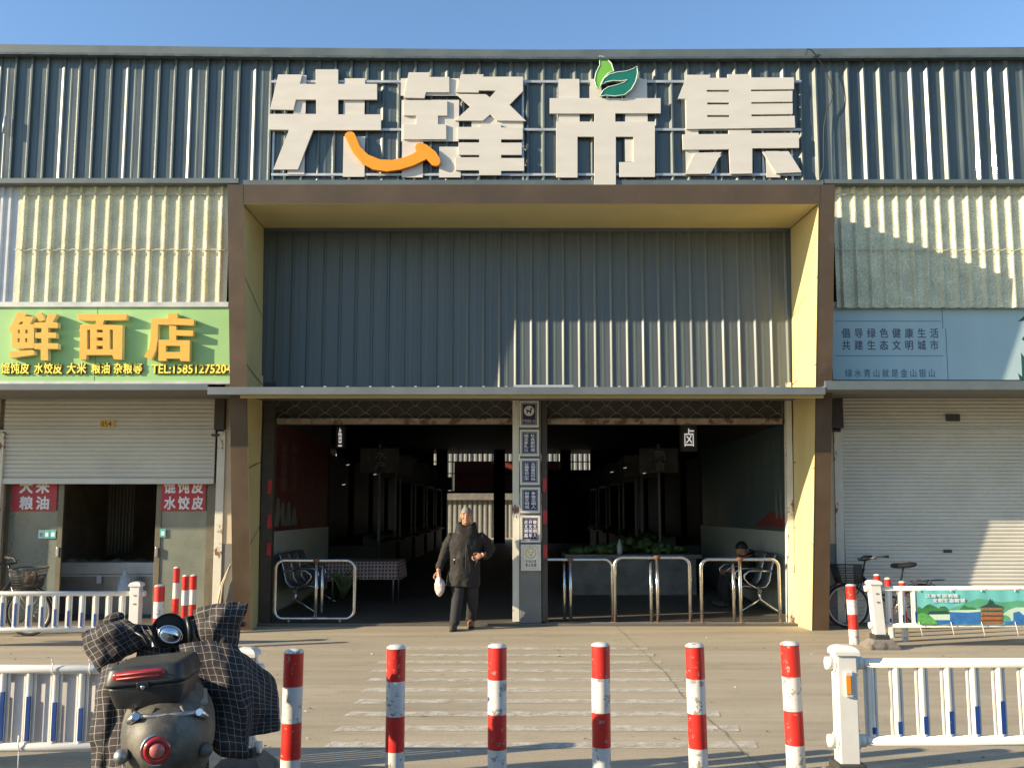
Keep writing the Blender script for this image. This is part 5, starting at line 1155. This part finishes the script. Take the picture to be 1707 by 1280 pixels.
# round mirror in its black hood, levers
mc = S(281, 1049, 4.95); q = Vector((0, 0, 1)).rotation_difference((Vector((0, 0, EYE)) - mc + Vector((.25, 0, -.35))).normalized())
b = MB(); n = 30; prof = [(.080, .0), (.088, .012), (.086, -.01), (.070, -.045), (.035, -.068), (0, -.072)]
b.add([mc + q @ Vector((r_ * cos(2 * pi * j / n), r_ * sin(2 * pi * j / n), z_)) for r_, z_ in prof for j in range(n)], [(i * n + j, i * n + (j + 1) % n, (i + 1) * n + (j + 1) % n, (i + 1) * n + j) for i in range(len(prof) - 1) for j in range(n)], True); mh = build('round_mirror', b, 'black_plastic', sc)
b = MB(); b.disc(mc, .081, ax=tuple(q @ Vector((0, 0, 1))), d=-.012); build('mirror_recess', b, 'print_black', mh)
gc = S(284, 1057, 4.91); b = MB(); b.add([gc + q @ Vector((r_ * cos(2 * pi * j / n), .72 * r_ * sin(2 * pi * j / n), z_)) for r_, z_ in [(.066, -.03), (.066, -.002), (.060, .004), (.052, .0)] for j in range(n)], [(i * n + j, i * n + (j + 1) % n, (i + 1) * n + (j + 1) % n, (i + 1) * n + j) for i in range(3) for j in range(n)], True); build('lamp_rim', b, 'chrome', mh)
b = MB(); b.add([gc + q @ Vector((r_ * cos(2 * pi * j / n), .72 * r_ * sin(2 * pi * j / n), z_)) for r_, z_ in [(.053, -.001), (.035, .010), (0, .014)] for j in range(n)], [(i * n + j, i * n + (j + 1) % n, (i + 1) * n + (j + 1) % n, (i + 1) * n + j) for i in range(2) for j in range(n)], True); build('lamp_glass', b, 'mirror_glass', mh)
b = MB(); b.tube([S(318, 1072, 4.92), S(316, 1045, 4.94), S(312, 1030, 4.96), S(326, 1028, 4.98)], .014, 8); b.tube([S(250, 1078, 4.9), S(238, 1060, 4.92), S(215, 1048, 4.95)], .010, 6); b.tube([S(262, 1075, 4.9), S(243, 1052, 4.95), S(225, 1045, 4.98)], .009, 6); b.tube([S(285, 1073, 5.0), S(288, 1085, 5.05)], .012, 6); build('brake_lever', b, 'black_plastic', sc)
# plaid windproof quilt draped over the handlebar
qt = thing('windproof_quilt', 'black quilted cover with a white grid and hand muffs draped over the scooter handlebar', 'cover', tuple(S(300, 1150, 4.8)))
def pl_at(pts, t_):
    L_ = [0]
    for p, q_ in zip(pts, pts[1:]): L_.append(L_[-1] + math.hypot(q_[0] - p[0], q_[1] - p[1]))
    d = t_ * L_[-1]
    for i in range(len(pts) - 1):
        if d <= L_[i + 1] + 1e-9:
            f = (d - L_[i]) / max(1e-9, L_[i + 1] - L_[i]); return [a + (c - a) * f for a, c in zip(pts[i], pts[i + 1])]
    return list(pts[-1])
def coons(top, bot, lef, rig, Yf, su, sv, name, bulge=0., wav=.012, nx=26, ny=22, th=.025, back=False, seed=0):
    rnd = random.Random(seed); ph = [rnd.uniform(0, 6) for _ in range(6)]
    def fn(s_, t_, sgn=1):
        a, c, d, e = pl_at(top, s_), pl_at(bot, s_), pl_at(lef, t_), pl_at(rig, t_)
        p = [(1 - t_) * a[i] + t_ * c[i] + (1 - s_) * d[i] + s_ * e[i] - ((1 - s_) * (1 - t_) * top[0][i] + s_ * (1 - t_) * top[-1][i] + (1 - s_) * t_ * bot[0][i] + s_ * t_ * bot[-1][i]) for i in (0, 1)]
        Y = Yf(s_, t_) - sgn * bulge * (16 * s_ * (1 - s_) * t_ * (1 - t_)) ** .6
        Y += wav * (sin(s_ * 7 + ph[0] + t_ * 3) + .7 * sin(t_ * 9 + ph[1] - s_ * 4) + .6 * sin(s_ * 17 + ph[2] + t_ * 6))
        return S(p[0], p[1], Y)
    b = MB(); b.grid(nx, ny, lambda s_, t_: fn(s_, t_, 1), True, su, sv)
    if back: b.grid(nx, ny, lambda s_, t_: fn(s_, t_, -1), True, su, sv)
    o = build(name, b, 'plaid', qt); crumple(o, .055, .13); md = o.modifiers.new('solid', 'SOLIDIFY'); md.thickness = th; md.offset = 0; md = o.modifiers.new('sub', 'SUBSURF'); md.levels = md.render_levels = 1; return o
coons([(137, 1057), (172, 1043), (206, 1038)], [(171, 1122), (205, 1095), (250, 1070)], [(137, 1057), (150, 1092), (171, 1122)], [(206, 1038), (230, 1046), (250, 1070)], lambda s_, t_: 4.98, .32, .26, 'hand_muff', .075, .010, back=True, seed=1)
coons([(322, 1018), (355, 1009), (413, 1006)], [(335, 1068), (365, 1076), (393, 1085)], [(322, 1018), (330, 1045), (335, 1068)], [(413, 1006), (400, 1040), (393, 1085)], lambda s_, t_: 4.95, .30, .24, 'hand_muff', .085, .012, back=True, seed=2)
coons([(298, 1074), (345, 1066), (392, 1078), (428, 1105), (458, 1131)], [(343, 1238), (370, 1258), (412, 1264), (411, 1228), (464, 1216)], [(298, 1074), (318, 1120), (336, 1170), (343, 1238)], [(458, 1131), (462, 1170), (464, 1216)], lambda s_, t_: 4.72 + .22 * s_ - .06 * sin(pi * s_), .52, .58, 'apron', .05, .016, 40, 34, seed=3)
coons([(172, 1112), (190, 1104), (212, 1096)], [(153, 1300), (180, 1300), (216, 1300)], [(172, 1112), (160, 1150), (154, 1220), (153, 1300)], [(212, 1096), (216, 1150), (220, 1220), (216, 1300)], lambda s_, t_: 4.86 - .10 * s_, .20, .62, 'side_flap', .03, .014, 16, 30, seed=4)
coons([(230, 1072), (270, 1080), (330, 1070)], [(200, 1290), (280, 1300), (350, 1290)], [(230, 1072), (215, 1150), (200, 1290)], [(330, 1070), (345, 1180), (350, 1290)], lambda s_, t_: 5.03 + .02 * s_, .5, .7, 'apron_front', .02, .012, 20, 20, seed=5)
b = MB(); c0 = S(190, 1031, 5.12)
b.grid(20, 12, lambda s_, t_: c0 + Vector((.058 * cos(2 * pi * s_) * sin(pi * t_), .035 * sin(2 * pi * s_) * sin(pi * t_), .036 * cos(pi * t_) + .012 * cos(2 * pi * s_) * sin(pi * t_))), True, .25, .15); build('mirror_sock', b, 'plaid', qt)
b = MB(); b.tube([S(188, 1040, 5.12), S(192, 1052, 5.10)], .012, 6); build('mirror_stem', b, 'steel_dull', sc)
b = MB()
for u in (236, 247, 259, 330, 336, 344): b.tube([S(u, 1040 + random.uniform(-4, 6), 4.93), S(u + 6, 1054, 4.90), S(u + 14, 1072, 4.90)], .004, 4)
build('lacing', b, 'cable', qt)

# ================================================================ walking man
PX, PY = G(771, 1048)
man = thing('person', 'grey haired man in a long black coat walking out of the hall carrying a bag', 'person', (PX, PY, 0))
def J(u, v, dy=0.): return S(u, v, PY + dy)
def hand(b, wrist, d, up, curl, r=.0115, side=1, ln=.075):
    d = d.normalized(); up = (up - d * up.dot(d)).normalized(); sd = d.cross(up)
    q = Matrix((sd, d, up)).transposed().to_quaternion()
    b.ell(wrist + d * .045, (.040, .055, .018), 12, 8, q)
    for i, (o, l) in enumerate(((-.028, .88), (-.009, 1.0), (.010, .95), (.028, .76))):
        p = wrist + d * .088 + sd * o; pts = [wrist + d * .05 + sd * o * .8, p]; dr = d.copy()
        for k in range(3):
            dr = (Quaternion(sd, curl * (1 if k else .7)) @ dr); p = p + dr * ln * l * (.42, .33, .25)[k]; pts.append(p)
        b.tube(pts, [r * 1.1, r * 1.05, r, r * .92, r * .8], 8)
    p0 = wrist + d * .02 + sd * side * .025; b.tube([p0, p0 + sd * side * .028 + d * .028 + up * .008, p0 + sd * side * .036 + d * .058 + up * .016, p0 + sd * side * .030 + d * .082 + up * .02], [.014, .0125, .0115, .009], 8)
body = MB(); hc = J(777.5, 858, -.06); tq = Quaternion((1, 0, 0), R(19))
body.ell(hc, (.076, .096, .118), 22, 16, tq); body.ell(hc + Vector((0, -.022, -.058)), (.056, .070, .066), 18, 12, tq)
body.ell(hc + Vector((0, -.104, -.030)), (.013, .017, .022), 10, 8, tq); body.ell(hc + Vector((0, -.093, -.010)), (.010, .014, .028), 10, 8, tq)
for sx in (-1, 1):
    body.ell(hc + Vector((sx * .079, .008, -.012)), (.012, .020, .032), 10, 8); body.ell(hc + Vector((sx * .034, -.083, .016)), (.024, .012, .008), 10, 6, tq); body.ell(hc + Vector((sx * .042, -.070, -.040)), (.022, .018, .020), 10, 6)
body.ell(hc + Vector((0, -.084, -.072)), (.022, .010, .006), 10, 6); body.ell(hc + Vector((0, -.079, -.084)), (.020, .010, .006), 10, 6); body.ell(hc + Vector((0, -.074, -.104)), (.026, .018, .016), 10, 6)
body.tube([hc + Vector((0, .01, -.05)), J(777, 876, 0), J(776, 886, .01)], [.060, .058, .075], 14)
body.tube([J(776, 884), J(776, 905), J(775, 930), J(775, 955), J(775, 972)], [.07, .11, .10, .10, .10], 18)
aL = [J(752, 893), J(744, 917, .0), J(735, 940, -.06), J(730.5, 952, -.10)]; aR = [J(802, 893), J(816, 914, .06), J(810, 926, -.04), J(803, 924.5, -.12)]
for a_ in (aL, aR): body.tube(a_, [.040, .045, .038, .032], 12)
hand(body, aL[-1], Vector((.06, -.02, -1)), Vector((0, -1, 0)), -.55, side=1); hand(body, aR[-1], Vector((-.85, -.25, -.42)), Vector((.1, -.9, .5)), .35, side=1)
legL = [J(765, 968), J(762, 1003, -.10), J(757.5, 1037, -.12)]; legR = [J(786, 968), J(788, 1003, .06), J(784.5, 1031, .16)]
for a_ in (legL, legR): body.tube(a_, [.085, .062, .045], 12)
gl = Vector((legL[-1].x, legL[-1].y, .075)); gr = Vector((legR[-1].x, legR[-1].y, .075))
for a_ in (gl, gr): body.ell(a_ + Vector((0, -.06, -.03)), (.04, .10, .035), 10, 8)
body.tube([legL[-1], gl], .045, 8); body.tube([legR[-1], gr], .045, 8)
bo = build('body', body, 'skin', man); md = bo.modifiers.new('fuse', 'REMESH'); md.mode = 'VOXEL'; md.voxel_size = .006; md.use_smooth_shade = True
b = MB()
for sx in (-1, 1): b.ell(hc + Vector((sx * .032, -.091, -.002)), (.013, .006, .004), 10, 6, tq); b.tube([hc + Vector((sx * .014, -.101, .020)), hc + Vector((sx * .034, -.099, .026)), hc + Vector((sx * .052, -.084, .021))], .0045, 5)
build('eyes', b, 'print_black', man)
b = MB(); b.tube([hc + Vector((-.020, -.090, -.078)), hc + Vector((0, -.095, -.078)), hc + Vector((.020, -.090, -.078))], .0032, 5); build('mouth', b, 'rust', man)
b = MB(); nz = random.Random(4)
def hlim(s_):
    k = min(1, max(0, (sin(2 * pi * s_) + .72) / .6)); k = k * k * (3 - 2 * k); return pi * (.305 + .30 * k + .018 * sin(38 * s_) + .012 * sin(91 * s_))
def hpt(s_, t_):
    a = t_ * hlim(s_); n_ = 1 + (nz.uniform(-.018, .018) if 0 < t_ else 0)
    return hc + tq @ Vector((.0785 * n_ * cos(2 * pi * s_) * sin(a), .0985 * n_ * sin(2 * pi * s_) * sin(a), .1205 * n_ * cos(a)))
b.grid(64, 22, hpt, True); build('hair', b, 'hair', man)
def loft(b, rings, n=40, fold=0., ph=0.):
    vs = []
    for k, (u, v, hw, hd, dy) in enumerate(rings):
        c = J(u, v, dy)
        for j in range(n):
            a = 2 * pi * j / n; f = 1 + fold * (sin(a * 5 + ph + k * .4) + .6 * sin(a * 9 + k * .7)) * (k / len(rings)); e = .85
            vs.append(c + Vector((hw * f * math.copysign(abs(cos(a)) ** e, cos(a)), hd * f * math.copysign(abs(sin(a)) ** e, sin(a)), 0)))
    b.add(vs, [(k * n + j, k * n + (j + 1) % n, (k + 1) * n + (j + 1) % n, (k + 1) * n + j) for k in range(len(rings) - 1) for j in range(n)], True)
b = MB(); rg_ = [(777, 880, .070, .07, .01), (777, 884, .125, .09, .01), (776.5, 889, .19, .12, 0), (776, 895, .226, .138, 0), (776, 904, .236, .152, 0), (775.5, 914, .226, .158, 0), (775, 926, .216, .160, 0), (774.5, 940, .218, .163, 0), (773.5, 956, .226, .17, 0), (772.5, 968, .232, .175, 0), (772, 976, .236, .178, 0), (772, 977, .20, .15, 0), (772, 974, .02, .02, 0)]
loft(b, rg_, 48, .05, 1.2); n0 = len(b.v); b.f.append(list(range(48))); b.m.append(0); b.s.append(True); b.f.append(list(range(n0 - 48, n0))); b.m.append(0); b.s.append(True)
for a_ in (aL, aR):
    w1 = (a_[2] - a_[1]).normalized(); fold = [a_[0].lerp(J(777, 896), .5) + Vector((0, 0, -.05)), a_[0] + Vector((0, 0, -.03)), a_[0].lerp(a_[1], .55), a_[0].lerp(a_[1], .85), a_[1], a_[1].lerp(a_[2], .25), a_[1].lerp(a_[2], .55), a_[1].lerp(a_[2], .85), a_[2], a_[3] + (a_[2] - a_[3]) * .3]
    b.tube(fold, [.080, .088, .084, .076, .086, .074, .078, .064, .068, .054], 16)
ct_ = build('coat', b, 'coat', man); md = ct_.modifiers.new('fuse', 'REMESH'); md.mode = 'VOXEL'; md.voxel_size = .0085; md.use_smooth_shade = True
dt = bpy.data.textures.new('folds', 'CLOUDS'); dt.noise_scale = .15; md = ct_.modifiers.new('fold', 'DISPLACE'); md.texture = dt; md.strength = .035; md.mid_level = .5
b = MB(); loft(b, [(777, 891, .150, .115, -.01), (777, 886, .152, .130, -.01), (777, 880, .142, .130, .01), (777, 874, .128, .120, .025), (777, 870, .120, .114, .035)], 30, .05)
o = build('collar', b, 'coat', ct_, solid=.02)
for v in o.data.vertices: 
    if v.co.y < -.0: v.co.z -= .085 * min(1, -v.co.y / .1) * max(0, 1 - abs(v.co.x - .06) / .16)
b = MB(); b.tube([J(778, 890, -.128), J(777, 915, -.172), J(776, 945, -.172), J(775, 974, -.19)], .005, 5); build('front_seam', b, 'print_black', ct_)
b = MB()
for x_ in ((758, 928, 756, 940), (798, 927, 792, 944)): b.tube([J(x_[0], x_[1], -.135), J(x_[2], x_[3], -.145)], .006, 5)
build('pocket_edge', b, 'print_black', ct_)
b = MB(); b.ell(J(757.5, 932.5, -.155), (.010, .005, .010), 10, 6); build('button', b, 'sticker_white', ct_)
b = MB()
for a_, dx in ((legL, -.012), (legR, .0)):
    up_ = a_[0] + Vector((0, 0, .04)); b.tube([up_, a_[0].lerp(a_[1], .5), a_[1], a_[1].lerp(a_[2], .2), a_[1].lerp(a_[2], .45), a_[1].lerp(a_[2], .7), a_[2] + Vector((.006, 0, .03)), a_[2] + Vector((0, 0, .0)), a_[2] + Vector((0, -.005, -.045))], [.100, .092, .076, .082, .072, .077, .067, .076, .070], 18)
b.ell(J(775.5, 962), (.17, .12, .09)); build('trousers', b, 'trousers', man, sub=1)
for g_, m_, rot, nm in ((gl, 'shoe_dark', 10, 0), (gr, 'shoe_brown', -4, 1)):
    Q = Matrix.Translation((g_.x, g_.y, 0)) @ Matrix.Rotation(R(-8 if nm == 0 else 6), 4, 'Z') @ Matrix.Rotation(R(8 if nm == 0 else 0), 4, 'X')
    b = MB(); b.X = Q; b.ell((0, -.075, .062), (.050, .125, .052), 16, 10); b.ell((0, .02, .07), (.046, .06, .062), 14, 8); b.tube([(0, .01, .07), (0, .015, .145)], [.05, .056], 14); so = build('shoe', b, m_, man)
    b = MB(); b.X = Q; pr_ = [(.044 * cos(a) * (1.08 if sin(a) < 0 else .9), -.055 + .148 * sin(a)) for a in [2 * pi * j / 24 for j in range(24)]]
    b.add([(x, y, .0) for x, y in pr_] + [(x, y, .028) for x, y in pr_], [tuple(range(24)), tuple(range(24, 48))] + [(i, (i + 1) % 24, 24 + (i + 1) % 24, 24 + i) for i in range(24)]); build('sole', b, 'sole', so)
hb = aL[-1] + Vector((.004, -.03, -.115)); cb_ = J(733, 977, -.13)
bag = thing('plastic_bag', 'small whitish plastic bag hanging from the walking man\'s hand', 'bag', tuple(cb_))
b = MB(); prf = [(.010, .20), (.012, .145), (.030, .115), (.062, .07), (.076, .01), (.070, -.06), (.045, -.11), (.015, -.135), (0, -.138)]; nb = 22
b.add([(cb_.x + r_ * (1 + .14 * sin(4 * 2 * pi * j / nb + z_ * 25) + .06 * sin(7 * 2 * pi * j / nb)) * cos(2 * pi * j / nb) - .02 * (z_ > .1), cb_.y + r_ * .75 * sin(2 * pi * j / nb), cb_.z + z_) for r_, z_ in prf for j in range(nb)], [(i * nb + j, i * nb + (j + 1) % nb, (i + 1) * nb + (j + 1) % nb, (i + 1) * nb + j) for i in range(len(prf) - 1) for j in range(nb)], True); crumple(build('sack', b, 'bag_white', bag, sub=2), .035, .05)
b = MB(); b.tube([cb_ + Vector((-.015, 0, .19)), hb + Vector((-.01, .0, .01)), hb + Vector((.0, .03, .03)), cb_ + Vector((-.02, .01, .19))], .006, 5); build('handle', b, 'bag_white', bag)

# ================================================================ person seated on the bench, wearing a cap
px, py = X_(1238, 915, 15.3), 15.3
ps_ = thing('person', 'dark clothed person with a cap sitting bent forward on the waiting bench', 'person', (px, py, .035))
def Q_(x, y, z): return Vector((px + x, py + y, z))
body = MB(); body.ell(Q_(-.02, 0, .99), (.092, .076, .112), 16, 12); body.ell(Q_(-.105, 0, .965), (.02, .014, .018), 8, 6); body.ell(Q_(-.06, 0, .94), (.06, .055, .06), 12, 8)
body.tube([Q_(0, 0, .93), Q_(.05, 0, .86)], [.055, .065], 12); body.tube([Q_(.05, 0, .88), Q_(.09, 0, .72), Q_(.09, 0, .52)], [.13, .16, .16], 16)
for s_ in (-1, 1):
    body.tube([Q_(.08, s_ * .10, .53), Q_(-.30, s_ * .13, .53), Q_(-.33, s_ * .13, .12)], [.09, .07, .05], 12); body.ell(Q_(-.38, s_ * .13, .085), (.12, .045, .045), 10, 8)
    ar = [Q_(.06, s_ * .19, .82), Q_(-.02, s_ * .23, .62), Q_(-.24, s_ * .14, .63)]; body.tube(ar, [.06, .05, .035], 10); hand(body, ar[-1], Vector((-1, -s_ * .3, -.15)), Vector((0, 0, 1)), -.4, side=s_)
bo = build('body', body, 'skin', ps_); md = bo.modifiers.new('fuse', 'REMESH'); md.mode = 'VOXEL'; md.voxel_size = .008; md.use_smooth_shade = True
b = MB(); b.tube([Q_(.045, 0, .90), Q_(.07, 0, .82), Q_(.10, 0, .70), Q_(.10, 0, .52), Q_(.09, 0, .46)], [.10, .175, .19, .19, .18], 20)
for s_ in (-1, 1): b.tube([Q_(.06, s_ * .16, .83), Q_(-.02, s_ * .235, .62), Q_(-.21, s_ * .145, .63)], [.085, .07, .05], 12)
build('jacket', b, 'coat', ps_)
b = MB()
for s_ in (-1, 1): b.tube([Q_(.06, s_ * .10, .54), Q_(-.30, s_ * .13, .535), Q_(-.335, s_ * .13, .40), Q_(-.33, s_ * .13, .10)], [.105, .088, .078, .066], 14)
build('trousers', b, 'trousers', ps_)
b = MB()
for s_ in (-1, 1): b.ell(Q_(-.385, s_ * .13, .085), (.135, .055, .055), 12, 8)
build('shoe', b, 'shoe_dark', ps_)
b = MB(); b.grid(20, 8, lambda s_, t_: Q_(-.015 + .102 * cos(2 * pi * s_) * sin(t_ * pi * .52), .09 * sin(2 * pi * s_) * sin(t_ * pi * .52), 1.0 + .115 * cos(t_ * pi * .52)), True); b.add([Q_(.06, -.07, 1.0), Q_(.17, -.05, .965), Q_(.19, 0, .96), Q_(.17, .05, .965), Q_(.06, .07, 1.0)], [(0, 1, 2, 3, 4)]); build('cap', b, 'print_black', ps_, solid=.012)
